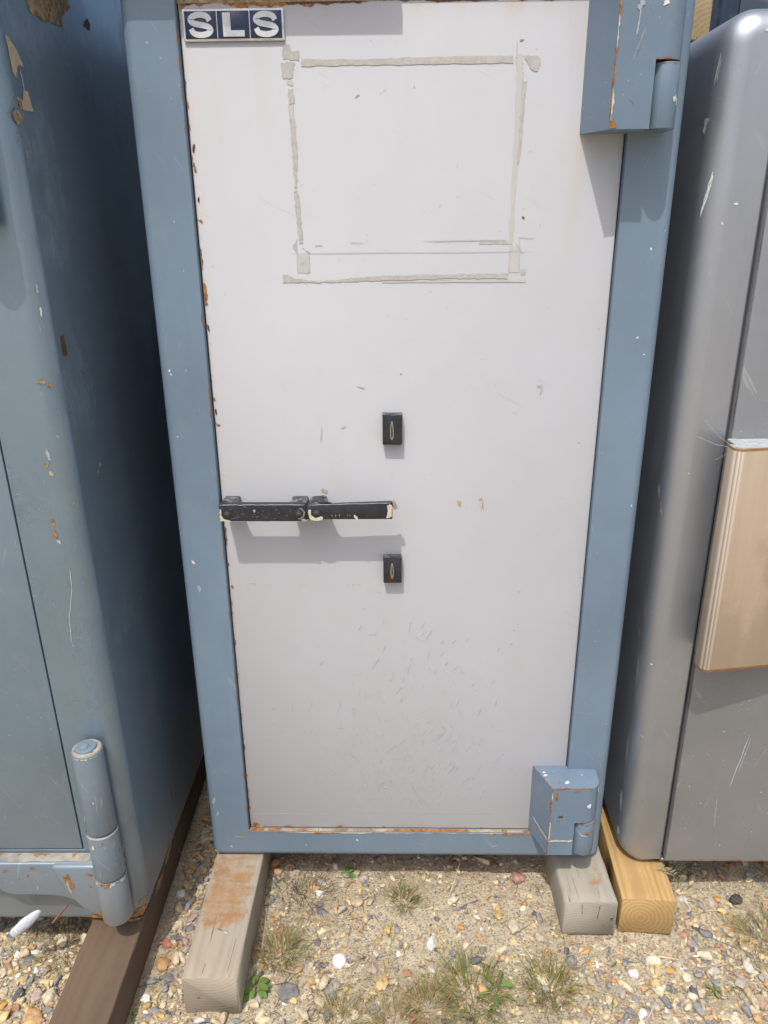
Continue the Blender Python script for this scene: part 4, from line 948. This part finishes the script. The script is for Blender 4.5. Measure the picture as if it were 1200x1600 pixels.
# lower hinge: strap, knuckle, pin
HX, HY = -.5835, LYF-.031
def lhinge(zb, flip=1):
    HX = -.5835 if flip > 0 else -.599; ztop = .575 if flip > 0 else .525
    Zf = lambda z: zb+flip*(z-.10)
    mb = MB()
    # strap arm: runs along the door foot and swells towards the knuckle; cut in xz and extruded in y
    pts = [(-1.20, .293), (-.61, .293), (-.61, .163), (-.628, .167), (-.650, .178), (-.672, .195), (-.695, .205), (-.73, .208), (-.795, .209), (-.812, .214), (-.822, .226), (-.84, .233), (-1.20, .233)]
    pts = [(a, Zf(b)) for a, b in pts]
    mb.prism(pts if flip > 0 else pts[::-1], LYF-.030, LYF+.0005, m_left_h, .004, 3, axis='y')
    # curved gusset swelling under the barrel
    gus = [(-.70, .2925), (-.60, .2925), (-.572, .245), (-.570, .162), (-.60, .156), (-.632, .163), (-.655, .184), (-.675, .215), (-.69, .255)]
    gus = [(a, Zf(b)) for a, b in gus]
    mb.prism(gus if flip > 0 else gus[::-1], LYF-.038, LYF+.0004, m_left_h, .006, 3, axis='y')
    nn = n1(int(zb*100)+9)
    if flip > 0:
        ribbon(mb, -1.0, -.628, lambda t_: .024*min(1, .75+nn(t_*30)*.4), lambda t_, w: (t_, LYF-.002-w, .2936), m_dustm, .003)
        ribbon(mb, -1.0, -.628, lambda t_: (nn(t_*50+5)-.55)*.05, lambda t_, w: (t_, LYF-.004-min(w, .016), .2939), m_rust, .0015)
        for (u, v, w, h, m_) in ((-.742, .281, .010, .006, m_rust), (-.80, .275, .010, .006, m_rust), (-.755, .262, .005, .005, m_rust), (-.79, .245, .014, .002, m_scr_hl), (-.74, .23, .003, .012, m_scr_hl)):
            decal(mb, blobpoly(u, v, w, h, .2, 13, .6), flat(LYF-.0306), m_)
        for (u, v, w, h, m_) in ((-.672, .262, .014, .026, m_rust), (-.664, .245, .010, .026, m_rust), (-.671, .240, .006, .024, m_primer), (-.625, .272, .012, .010, m_rust), (-.612, .255, .010, .008, m_rust), (-.628, .240, .006, .008, m_rust), (-.612, .170, .016, .014, m_rust), (-.600, .164, .03, .010, m_rust)):
            decal(mb, blobpoly(u, v, w, h, .2, 13, .6), flat(LYF-.0386), m_)
    hs = PL(mb, 'hinge', ls, sharp=45)
    mb = MB()
    rb, rt_ = .0305, .0285
    segs = [(rb, .158, .270), (rb-.0006, .2725, .385), (rt_, .3875, ztop)]
    for i, (r, a, b) in enumerate(segs):
        z0, z1 = sorted((Zf(a), Zf(b))); mb.cyl((HX, HY), r, r, z0, z1, m_left_h, 48, .0022)
    if flip > 0:
        cf = lambda r: (lambda u, v: (HX+r*math.cos(u), HY+r*math.sin(u), v))
        nn = n1(31); A0, A1 = math.radians(180), math.radians(372)
        ribbon(mb, A0, A1, lambda t_: .0045*(.7+.5*nn(t_*3)), lambda t_, w: cf(rb-.0001)(t_, .3825+w), m_filler, .03)
        ribbon(mb, A0, A1, lambda t_: (nn(t_*5+3)-.30)*.016, lambda t_, w: cf(rb+.0004)(t_, .270-w), m_filler, .03)
        ribbon(mb, A0, A1, lambda t_: (nn(t_*8+13)-.50)*.035, lambda t_, w: cf(rb+.0007)(t_, .272-w), m_rust, .03)
        ribbon(mb, A0, A1, lambda t_: (nn(t_*9+23)-.35)*.008, lambda t_, w: cf(rt_+.0005)(t_, .572-w), m_filler, .03)
        for k in range(34):
            u = rng.uniform(A0, A1); z = rng.choice((rng.uniform(.285, .37), rng.uniform(.40, .56))); decal(mb, blobpoly(u, z, rng.uniform(.04, .16), rng.uniform(.002, .007), rng.uniform(0, 1), 8, .6), cf(rb+.0004 if z < .386 else rt_+.0005), rng.choice((m_scr_hl, m_scr_hl, m_white, m_primer2)))
        decal(mb, blobpoly(math.radians(250), .362, .18, .012, 0, 9, .5), cf(rb+.0006), m_filler); decal(mb, blobpoly(math.radians(285), .371, .15, .006, 0, 9, .5), cf(rb+.0006), m_rust)
    PL(mb, 'barrel', hs, sharp=40)
    mb = MB(); zt = Zf(ztop)
    if flip > 0:
        mb.cyl((HX, HY), .0268, .0262, zt-.001, zt+.0022, m_dustm, 40, .0008); mb.cyl((HX-.002, HY), .0205, .020, zt, zt+.0055, m_left_h, 40, .0015); mb.cyl((HX-.005, HY), .0125, .0095, zt+.004, zt+.0085, m_left_h, 32, .0022)
        tf = lambda u, v: (u, v, zt+.0027)
        decal(mb, blobpoly(HX-.017, HY-.010, .008, .007, 0, 11, .5), tf, m_rust); decal(mb, blobpoly(HX+.013, HY-.015, .010, .004, .6, 11, .5), tf, m_rust)
    else: mb.cyl((HX, HY), .0215, .0225, zt-.0022, zt+.001, m_left_h, 40, .0008)
    PL(mb, 'hinge_pin', hs, sharp=40)
lhinge(.10, 1); lhinge(1.922, -1)
ls.rotation_euler = (0, -math.radians(.7), 0)

# ================================================================== RIGHT SAFE (metallic grey)
gs = thing('safe', 'metallic grey safe with thick rounded edges and cream plate handle at the right', 'safe', (.9, -.012, Z0))
GX0, GX1 = .508, 1.36; GYF = -.014; GR = .042
mb = MB(); n_ = 8
gx0, gx1, gz0, gz1 = .6085, GX1-.10, .1165, 1.69
L = [rr8(gx0-.004, gx1, gz0-.004, gz1, .002, GYF+.035), rr8(gx0-.004, gx1, gz0-.004, gz1, .002, GYF+.004), rr8(gx0-.008, gx1+.004, gz0-.0075, gz1+.004, .004, GYF)]
for k in range(13):
    a = PI/2*k/12; ins = GR*(1-math.sin(a)); zi = ins if True else 0
    L.append(rr8(GX0+ins, GX1-ins, Z0+ins*.35, 1.806-ins, max(.055-ins, .001), GYF+GR*(1-math.cos(a))))
for y, i_ in ((.60, 0), (.62, .006), (.63, .02)): L.append(rr8(GX0+i_, GX1-i_, Z0+i_*.3, 1.806-i_, .055-i_, y))
mb.loft(L, m_grey)
def gedge(s, z, off=.0006):  # s measured from side (0) round the corner to the front (GR*pi/2)
    a = min(max(s/GR, 0), PI/2); rr_ = GR+off
    if s < 0: return (GX0-off, GYF+GR-s, z)
    if s > GR*PI/2: return (GX0+GR+(s-GR*PI/2), GYF-off, z)
    return (GX0+GR-rr_*math.cos(a), GYF+GR-rr_*math.sin(a), z)
stroke(mb, [(.020, 1.50), (.024, 1.527), (.033, 1.570), (.031, 1.548), (.021, 1.505)], .0022, gedge, m_white, 5)
stroke(mb, [(.026, 1.530), (.028, 1.556)], .0010, gedge, m_scr_hl, 5)
for (a, b, w) in (((.013, 1.700), (.019, 1.745), .0024), ((.017, 1.702), (.021, 1.735), .0018), ((-.01, .80), (.014, .72), .0012), ((.006, .63), (.006, .56), .002), ((.05, .45), (.075, .46), .001), ((.0, .43), (.008, .36), .003)):
    stroke(mb, [a, b], w, gedge, m_scr_hl, 6)
for (s_, z, w, h, m_) in ((-.004, .74, .005, .03, m_primer2), (-.008, .67, .006, .04, m_primer2), (.0, 1.0, .006, .03, m_scr_hl), (.016, .97, .003, .04, m_primer2), (.058, 1.49, .004, .004, m_white), (.06, 1.05, .003, .003, m_white), (.075, 1.52, .008, .003, m_white), (.04, .63, .004, .004, m_white),
                          (.005, .25, .006, .05, m_scr_hl), (.010, .17, .006, .03, m_scr_hl), (.04, .45, .006, .006, m_scr_hl), (.07, .33, .004, .005, m_primer2), (.06, .28, .004, .004, m_primer2), (.002, 1.64, .02, .02, m_scr_hl), (.085, 1.77, .004, .004, m_white)):
    decal(mb, blobpoly(s_, z, w, h, .15, 11, .7), gedge, m_)
for k in range(110):
    s_ = rng.uniform(-.03, .02) if rng.random() < .6 else rng.uniform(.02, .085); z = rng.uniform(.15, 1.75); l = rng.uniform(.002, .016); a = rng.gauss(1.5, .5)
    stroke(mb, [(s_, z), (s_+l*math.cos(a), z+l*math.sin(a))], rng.uniform(.0004, .0009), gedge, m_scr_hl, 3)
PL(mb, 'body', gs, sharp=40, wn=True)
mb = MB(); gyd = GYF-.012
mb.box(gx0, gx1-.003, gyd, GYF+.034, gz0+.003, gz1-.003, m_grey_door, .0022, 3)
nn = n1(61)
ribbon(mb, gx0+.002, gx1, lambda t_: (nn(t_*30)-.42)*.008, lambda t_, w: (t_, gyd-.0004, gz0+.0055+w), m_rust, .0015)
ribbon(mb, .13, 1.68, lambda t_: (nn(t_*25+7)-.45)*.008, lambda t_, w: (gx0-.0004, gyd+.003+w, t_), m_rustdark, .002)
fg = flat(gyd-.0005)
for (a, b, w) in (((.745, .47), (.722, .33), .0018), ((.750, .465), (.735, .37), .001), ((.70, .30), (.705, .22), .001), ((.66, .42), (.668, .415), .001)): stroke(mb, [a, b], w, fg, m_smudge, 8)
for k in range(60): decal(mb, blobpoly(rng.uniform(.63, .85), rng.uniform(.16, .60), rng.uniform(.001, .003), rng.uniform(.001, .003), 0, 7, .5), fg, rng.choice((m_white, m_scr_hl)))
for k in range(40):
    u = rng.uniform(.62, .85); z = rng.uniform(.15, .6) if rng.random() < .6 else rng.uniform(1.12, 1.5); l = rng.uniform(.002, .012); a = rng.uniform(0, 3); stroke(mb, [(u, z), (u+l*math.cos(a), z+l*math.sin(a))], .0007, fg, m_scr_hl, 3)
PL(mb, 'door', gs, sharp=40)
# plate handle standing off the door
hpG = bpy.data.objects.new('door_handle', None); COL.objects.link(hpG); hpG.parent = gs
mb = MB(); hx0, hx1, hyf, hz0, hz1 = .5865, 1.10, -.098, .668, 1.121
m_hback = simple('handle_grey_back', (.15, .15, .15), .45, .2, 20, .2, .1, .0006)
mb.prism([(hx0+.013, gyd), (hx0+.013, hyf+.026), (.78, hyf+.057), (.80, gyd)], hz0+.008, hz1-.006, m_hback, .002, 2)
PL(mb, 'handle_base', hpG, sharp=40)
mb = MB(); r = .016
outer = arc(hx0+r, hyf+r, r, 270, 180, 10)+[(hx0, hyf+.034)]
prof = [(hx1, hyf), (.90, hyf), (.75, hyf), (.65, hyf), (.604, hyf)]+outer+[(hx0+.010, hyf+.034), (hx0+.012, hyf+.028), (.65, hyf+.028), (hx1, hyf+.028)]
mb.prism(prof[::-1], hz0, hz1, m_plate, .0012, 2)
WG = lambda p: (p[0], p[1]+max(0, min(p[0], 1.0)-.602)*.17, p[2])
m_pale_top = simple('pale_handle_top', (.36, .40, .41), .7, 0, 90, .2, .3, .0008)  # paler, bluer tone for the top faces of the handle
tf = lambda u, v: (u, v, hz1+.0005)
decal(mb, [(hx0+.004, hyf+.012), (hx0+.010, hyf+.004), (hx0+.018, hyf+.002), (hx1-.002, hyf+.002), (hx1-.002, hyf+.027), (hx0+.013, hyf+.027), (hx0+.002, hyf+.030)][::-1], tf, m_pale_top)
mb.v = [WG(p) for p in mb.v]
PL(mb, 'handle_plate', hpG, sharp=40)
mb = MB(); mb.prism([(hx0+.014, gyd-.0005), (hx0+.014, hyf+.0285), (.76, hyf+.056), (.78, gyd-.0005)], hz1-.0055, hz1-.0005, m_pale_top, .001, 1); PL(mb, 'handle_ledge', hpG)
# ================================================================== BACK ROW (glimpsed top right)
m_nav = paint_mat('dark_navy_paint', (.012, .028, .055), rough=.5, orange=.2)
def plain_safe(label, x0, x1, y0, y1, z1, mat):
    t_ = thing('safe', label, 'safe', ((x0+x1)/2, y0, 0)); mb = MB()
    mb.loft(body_loops(x0, x1, .0, z1, y0, y1, .012, .02, 4), mat); PL(mb, 'body', t_, sharp=40, wn=True)
    mb = MB(); mb.box(x0+.05, x1-.05, y0-.006, y0-.0005, .08, z1-.06, mat, .002, 2); PL(mb, 'door', t_, sharp=40)
    mb = MB(); mb.box(x0+.10, x0+.24, y0-.05, y0-.035, 1.0, 1.03, m_black, .003, 2); mb.box(x0+.10, x0+.13, y0-.036, y0-.006, 1.0, 1.03, m_black, .003, 2); PL(mb, 'handle', t_, sharp=40)
    return t_
plain_safe('dark navy safe standing in the shade behind the grey safe', .835, 1.75, .95, 1.7, 2.25, m_nav)
plain_safe('black low steel safe behind the middle safe carrying a sawn block', -.95, .822, .86, 1.6, 1.905, simple('black_steel', (.012, .013, .016), .6, 0, 30, .3, .1, .001))  # widened out of view to block light coming through the gap from behind
mb = MB(); mb.box(.55, .7645, .80, .90, 1.907, 2.10, m_w_block, .004, 2); o = mb.build('wooden_block', sharp=50)
o.location = (0, 0, 0); tag(o, 'rough yellow brown sawn block between the middle safe and the grey safe', 'wooden block')

# ================================================================== PLANTS AND LITTER
GREEN = [(.15, .20, .04), (.20, .24, .06), (.26, .27, .09), (.11, .15, .035)]; DRY = [(.42, .33, .16), (.48, .40, .22), (.36, .26, .12), (.30, .20, .09)]; OLD = [(.16, .125, .085), (.22, .17, .11), (.12, .10, .08)]
def tuft(label, x, y, n, rad, h, pal, seed, lean=(0, 0), spread=1.0, width=.0014, cat='grass tuft'):
    r = random.Random(seed); mb = MB(); n = int(n*1.5); rad *= 1.35; h *= 1.12
    for i in range(n):
        a = r.uniform(0, 2*PI); d = rad*math.sqrt(r.random())*.55; bx, by = d*math.cos(a), d*math.sin(a)
        L_ = h*r.uniform(.45, 1.15); out = r.uniform(.15, 1.1)*spread; aa = a+r.gauss(0, .5)
        dx, dy = math.cos(aa)*out+lean[0], math.sin(aa)*out+lean[1]; w = width*r.uniform(.6, 1.3); wa = r.uniform(0, PI)
        c = r.choice(pal); c = tuple(q*r.uniform(.8, 1.25) for q in c); pts = []
        px, py, pz = bx, by, 0; seg = 5; dirv = Vector((dx*.35, dy*.35, 1)).normalized()
        for k in range(seg+1):
            pts.append((px, py, max(pz, .001))); dirv = (dirv+Vector((dx*.28, dy*.28, -.22*spread))).normalized(); st = L_/seg
            px += dirv.x*st; py += dirv.y*st; pz += dirv.z*st
        vs = []
        for k, p in enumerate(pts):
            ww = w*(1-.85*(k/seg)**1.5)/2; vs += [(p[0]-math.cos(wa)*ww, p[1]-math.sin(wa)*ww, p[2]), (p[0]+math.cos(wa)*ww, p[1]+math.sin(wa)*ww, p[2])]
        mb.add(vs, [(2*k, 2*k+1, 2*k+3, 2*k+2) for k in range(seg)], m_blade, c)
    o = mb.build('grass_tuft', sharp=180); o.location = (x, y, gh(x, y)-.002)
    return tag(o, label, cat, 'grass tufts growing through the gravel')
tuft('dense yellow green tuft against the inner side of the pale timber', -.262, -.175, 230, .055, .062, GREEN+DRY+DRY, 1)
tuft('small green and straw tuft centred below the safe door', .010, -.040, 120, .035, .058, GREEN+DRY, 2)
tuft('sparse dead grey brown grass blades bent over near the pale timber', -.215, -.030, 60, .055, .085, OLD, 3, lean=(.25, .1), spread=1.2)
tuft('thin grey green tuft close behind the dead brown grass', -.275, -.010, 50, .04, .05, [(.16, .17, .10), (.24, .23, .15)], 31)
tuft('largest green tuft with long leaves at the bottom centre', .150, -.265, 300, .080, .070, GREEN+GREEN+DRY, 4)
tuft('dry fringed tuft spilling left of the largest green tuft', .06, -.30, 170, .06, .06, DRY+GREEN[:1], 41)
tuft('round spiky tuft in front of the bleached timber end', .312, -.255, 260, .060, .060, GREEN+DRY, 5)
tuft('straw coloured tuft at the bottom edge right of the white pebble', -.118, -.325, 110, .05, .065, DRY+DRY+GREEN[:2], 6)
tuft('low dry straw tuft at the bottom edge between the other tufts', -.01, -.335, 120, .06, .05, DRY+GREEN[:1], 61)
tuft('straw and green tuft at the right edge below the grey safe', .815, -.115, 170, .065, .065, DRY+DRY+GREEN, 7, lean=(-.25, 0))
tuft('flattened mossy grass along the foot of the left safe', -.745, -.155, 190, .075, .040, GREEN+DRY+OLD, 8, spread=1.3)
tuft('thin straw wisps beside the brown timber under the left safe', -.66, -.19, 40, .04, .045, DRY, 81, spread=1.3)
def weed(label, x, y, s, n, col, seed, elong=1.5, upl=.5, name='leafy_weed'):
    r = random.Random(seed); root = thing(name, label, 'weed', (x, y, gh(x, y)))
    st = MB()
    for i in range(n):
        a = i*2.4+r.uniform(-.3, .3); rr_ = s*(.35+.65*i/n); L_ = s*r.uniform(.55, .85); w = L_/elong; zz = s*(upl*(1-i/n)+.15)
        c = tuple(q*r.uniform(.8, 1.3) for q in col)
        bx, by = math.cos(a)*rr_*.5, math.sin(a)*rr_*.5; mb = MB(); vs = []; seg = 7
        for k in range(seg+1):
            t_ = k/seg; ww = w/2*math.sin(PI*min(1, t_*.93+.05))**.8; cx, cy = bx+math.cos(a)*L_*t_, by+math.sin(a)*L_*t_; cz = zz+L_*(.3*t_-.45*t_*t_)
            nx, ny = -math.sin(a), math.cos(a); e = 1+r.uniform(-.12, .12)
            vs += [(cx+nx*ww*e, cy+ny*ww*e, cz+.10*ww), (cx, cy, cz-.12*ww), (cx-nx*ww*e, cy-ny*ww*e, cz+.10*ww)]
        fs = []
        for k in range(seg): fs += [(3*k, 3*k+1, 3*k+4, 3*k+3), (3*k+1, 3*k+2, 3*k+5, 3*k+4)]
        mb.add(vs, fs, m_blade, c); o = mb.build('leaf', root, sharp=180)
        q = [(0, 0, -.003), (bx*.5, by*.5, zz*.7), (bx, by, zz)]
        for k in range(2):
            p0, p1 = q[k], q[k+1]; wv = .0006
            st.add([(p0[0]-wv, p0[1], p0[2]), (p0[0]+wv, p0[1], p0[2]), (p1[0]+wv, p1[1], p1[2]), (p1[0]-wv, p1[1], p1[2]), (p0[0], p0[1]-wv, p0[2]), (p0[0], p0[1]+wv, p0[2]), (p1[0], p1[1]+wv, p1[2]), (p1[0], p1[1]-wv, p1[2])], [(0, 1, 2, 3), (4, 5, 6, 7)], m_blade, (.16, .20, .07))
    st.build('stem', root, sharp=180); return root
weed('bright green leafy weed at the corner of the pale timber', -.302, -.262, .030, 9, (.13, .25, .05), 1)
weed('small green sprout near the shadow under the middle safe', -.124, .045, .017, 7, (.13, .26, .05), 2)
weed('small low weed with reddish leaves below the yellow timber', .649, -.255, .018, 7, (.20, .22, .08), 3)
weed('tiny pale green weed beside the brown timber', -.543, -.318, .014, 6, (.24, .28, .10), 4)
weed('weed with long broad green leaves beside the largest tuft', .200, -.262, .042, 6, (.14, .24, .06), 5, elong=3.2, upl=.4)

# flowering grass stalk in front of the grey safe
mb = MB(); pts = []
for k in range(15):
    t_ = k/14; pts.append(Vector((.665-.055*t_-.02*t_*t_, -.045+.005*t_, .0+.17*t_-.05*t_**3)))
for k in range(14):
    p, q = pts[k], pts[k+1]; w = .0006; mb.add([(p.x-w, p.y, p.z), (p.x+w, p.y, p.z), (q.x+w, q.y, q.z), (q.x-w, q.y, q.z)], [(0, 1, 2, 3)], m_blade, (.42, .38, .20))
r = random.Random(9); sp = MB()
for k in range(26):
    t_ = .62+.38*k/26; i = min(13, int(t_*14)); p = pts[i].lerp(pts[i+1], t_*14-i); sgn = 1 if k % 2 else -1; l = .022*(1.05-t_)*1.6+.006
    e = p+Vector((sgn*l*.6-.004, r.uniform(-.004, .004), l*.6-.004)); w = .0004
    sp.add([(p.x, p.y, p.z-w), (p.x, p.y, p.z+w), (e.x, e.y, e.z+w), (e.x, e.y, e.z-w)], [(0, 1, 2, 3)], m_blade, (.42, .40, .22))
    for j in range(3):
        c = p.lerp(e, .5+.25*j); sp.add([(c.x-.0017, c.y, c.z-.0012), (c.x+.0002, c.y-.001, c.z-.0016), (c.x+.0018, c.y, c.z+.0014), (c.x, c.y-.0006, c.z+.0018)], [(0, 1, 2, 3)], m_blade, (.46, .45, .27))
gst = thing('seed_grass', 'tall seeding grass stalk leaning in front of the grey safe corner', 'grass stalk', (0, 0, 0))
mb.build('stem', gst, sharp=180); sp.build('seed_head', gst, sharp=180)

# white feather and twig against the foot of the left safe
m_feather = simple('white_feather', (.58, .61, .64), .8, 0, 260, .18, .9, .002)
mb = MB(); N_ = 12; Lp = []
c0 = Vector((-.803, -.238, .122)); c1 = Vector((-.742, -.226, .175))
for k in range(N_+1):
    t_ = k/N_; c = c0.lerp(c1, t_); rad = .0125*(math.sin(PI*min(1, t_*.86+.12)))**.45*(1+.05*math.sin(k*1.3)); d = (c1-c0).normalized(); u = Vector((0, 0, 1)).cross(d).normalized(); v = d.cross(u)
    Lp.append([tuple(c+u*rad*.55*math.cos(a)*(1+.06*math.sin(9*a+k))+v*rad*math.sin(a)) for a in [2*PI*j/14 for j in range(14)]])
mb.loft(Lp, m_feather)
for k in range(90):     # loose barbs along the edge
    t_ = rng.random(); c = c0.lerp(c1, t_)+Vector((rng.uniform(-.003, .003), -.004, rng.uniform(-.004, .004))); e = c+Vector((rng.uniform(-.012, .004), rng.uniform(-.006, .002), rng.uniform(-.010, .012)))
    mb.add([(c.x, c.y, c.z), (c.x+.0012, c.y, c.z+.0006), tuple(e)], [(0, 1, 2)], m_feather)
o = mb.build('feather', sharp=60); tag(o, 'fluffy white feather lying against the foot of the left safe', 'feather')
FE = o
mb = MB(); a = Vector((-.716, -.232, .150)); b = Vector((-.682, -.226, .192)); n_ = 6; Lp = []
for k in range(n_+1):
    c = a.lerp(b, k/n_)+Vector((0, 0, .001*math.sin(k*2))); rr_ = .0032-.0010*k/n_; Lp.append([(c.x+rr_*math.cos(t_), c.y+rr_*math.sin(t_), c.z+rr_*.4*math.cos(t_+2)) for t_ in [2*PI*j/7 for j in range(7)]])
mb.loft(Lp, simple('twig_brown', (.22, .11, .06), .8, 0, 120, .25, .4, .001)); o = mb.build('twig', sharp=60)
tag(o, 'short reddish brown twig propped under the left safe hinge', 'twig')
# long straw stems lying over the ground
for lb, p in (('long dry straw lying across gravel below the white pebble', [(-.30, -.19), (-.24, -.225), (-.17, -.245), (-.10, -.29)]),
              ('long dry straw arching over gravel right of the white pebble', [(-.03, -.24), (.02, -.235), (.07, -.228), (.11, -.235)]),
              ('straw standing upright against the inner side of the pale timber', [(-.318, -.06), (-.30, -.10), (-.296, -.15), (-.30, -.19)]),
              ('dry stalk lying across gravel at the bottom right', [(.34, -.23), (.40, -.26), (.46, -.29), (.50, -.32)]),
              ('pale stalk lying in front of the bleached timber end', [(.28, -.19), (.33, -.195), (.385, -.175), (.42, -.15)])):
    mb = MB(); P3 = []
    for i in range(len(p)-1):
        for k in range(6): t_ = k/6; P3.append((p[i][0]*(1-t_)+p[i+1][0]*t_, p[i][1]*(1-t_)+p[i+1][1]*t_))
    P3.append(p[-1]); n = len(P3)
    Lp = []
    for i, q in enumerate(P3):
        z = gh(*q)+.006+.010*math.sin(PI*i/n)+(.05*math.sin(PI*i/n) if 'upright' in lb else 0); rr_ = .0008*(1-.5*i/n)
        Lp.append([(q[0]+rr_*math.cos(t_), q[1]+rr_*.5*math.sin(t_), z+rr_*math.sin(t_)) for t_ in [2*PI*j/5 for j in range(5)]])
    mb.loft(Lp, simple('straw', (.46, .38, .22), .6, 0, 60, .1, .1)); o = mb.build('straw', sharp=180); tag(o, lb, 'straw', 'dry straws on the gravel')
# dead grass and small plant litter strewn over the gravel
mb = MB(); r = random.Random(77)
for k in range(1500):
    x, y = (r.uniform(-.9, .95), r.uniform(-.42, .12))
    if inside_wood(x, y): continue
    if r.random() < .5: cx_, cy_ = r.choice(((-.25, -.15), (.12, -.27), (.31, -.25), (-.2, -.03), (-.1, -.31), (.8, -.12), (-.74, -.15), (0, -.31))); x, y = r.gauss(cx_, .06), r.gauss(cy_, .045)
    if inside_wood(x, y): continue
    a = r.uniform(0, PI); l = r.uniform(.006, .032); w = r.uniform(.0004, .0009); z = gh(x, y)+r.uniform(.002, .009); c = r.choice(DRY+DRY+OLD); c = tuple(q*r.uniform(.8, 1.2) for q in c)
    dx, dy = math.cos(a)*l/2, math.sin(a)*l/2; bx_, by_ = -math.sin(a)*l*r.uniform(-.12, .12), math.cos(a)*l*r.uniform(-.12, .12); nx, ny = -math.sin(a)*w, math.cos(a)*w; dz = r.uniform(-.003, .003)
    mb.add([(x-dx-nx, y-dy-ny, z-dz), (x-dx+nx, y-dy+ny, z-dz), (x+bx_+nx, y+by_+ny, z+.003), (x+bx_-nx, y+by_-ny, z+.003), (x+dx+nx*.4, y+dy+ny*.4, z+dz), (x+dx-nx*.4, y+dy-ny*.4, z+dz)], [(0, 3, 2, 1), (3, 5, 4, 2)], m_blade, c)
o = mb.build('dead_grass', sharp=180); tag(o, 'short bits of dead grass strewn over the gravel', 'dead grass', kind='stuff')
# spider's debris in the corner by the cream handle
mb = MB(); r = random.Random(12)
for k in range(16):
    c = Vector((.607+r.gauss(0, .004), -.052+r.gauss(0, .004), 1.108+r.gauss(0, .009))); d = Vector((r.gauss(0, 1), r.gauss(0, 1), r.gauss(0, 1))).normalized()*r.uniform(.003, .008)
    mb.add([tuple(c-d), tuple(c+Vector((.0012, 0, .001))), tuple(c+d), tuple(c-Vector((.0012, .001, .001)))], [(0, 1, 2, 3)], m_rust if r.random() < .6 else m_filler)
for a, b in (((.607, -.045, 1.108), (.545, -.028, 1.125)), ((.607, -.045, 1.108), (.555, -.025, 1.155)), ((.607, -.045, 1.105), (.61, -.06, 1.06)), ((.605, -.045, 1.11), (.585, -.026, 1.08))):
    a, b = Vector(a), Vector(b); w = .00028; m2 = (a+b)/2+Vector((0, 0, -.004)); 
    for p, q in ((a, m2), (m2, b)): mb.add([(p.x, p.y, p.z-w), (p.x, p.y, p.z+w), (q.x, q.y, q.z+w), (q.x, q.y, q.z-w)], [(0, 1, 2, 3)], m_filler)
o = mb.build('cobweb', sharp=60); tag(o, 'cobweb with rusty brown debris at the top corner of the cream handle', 'cobweb')
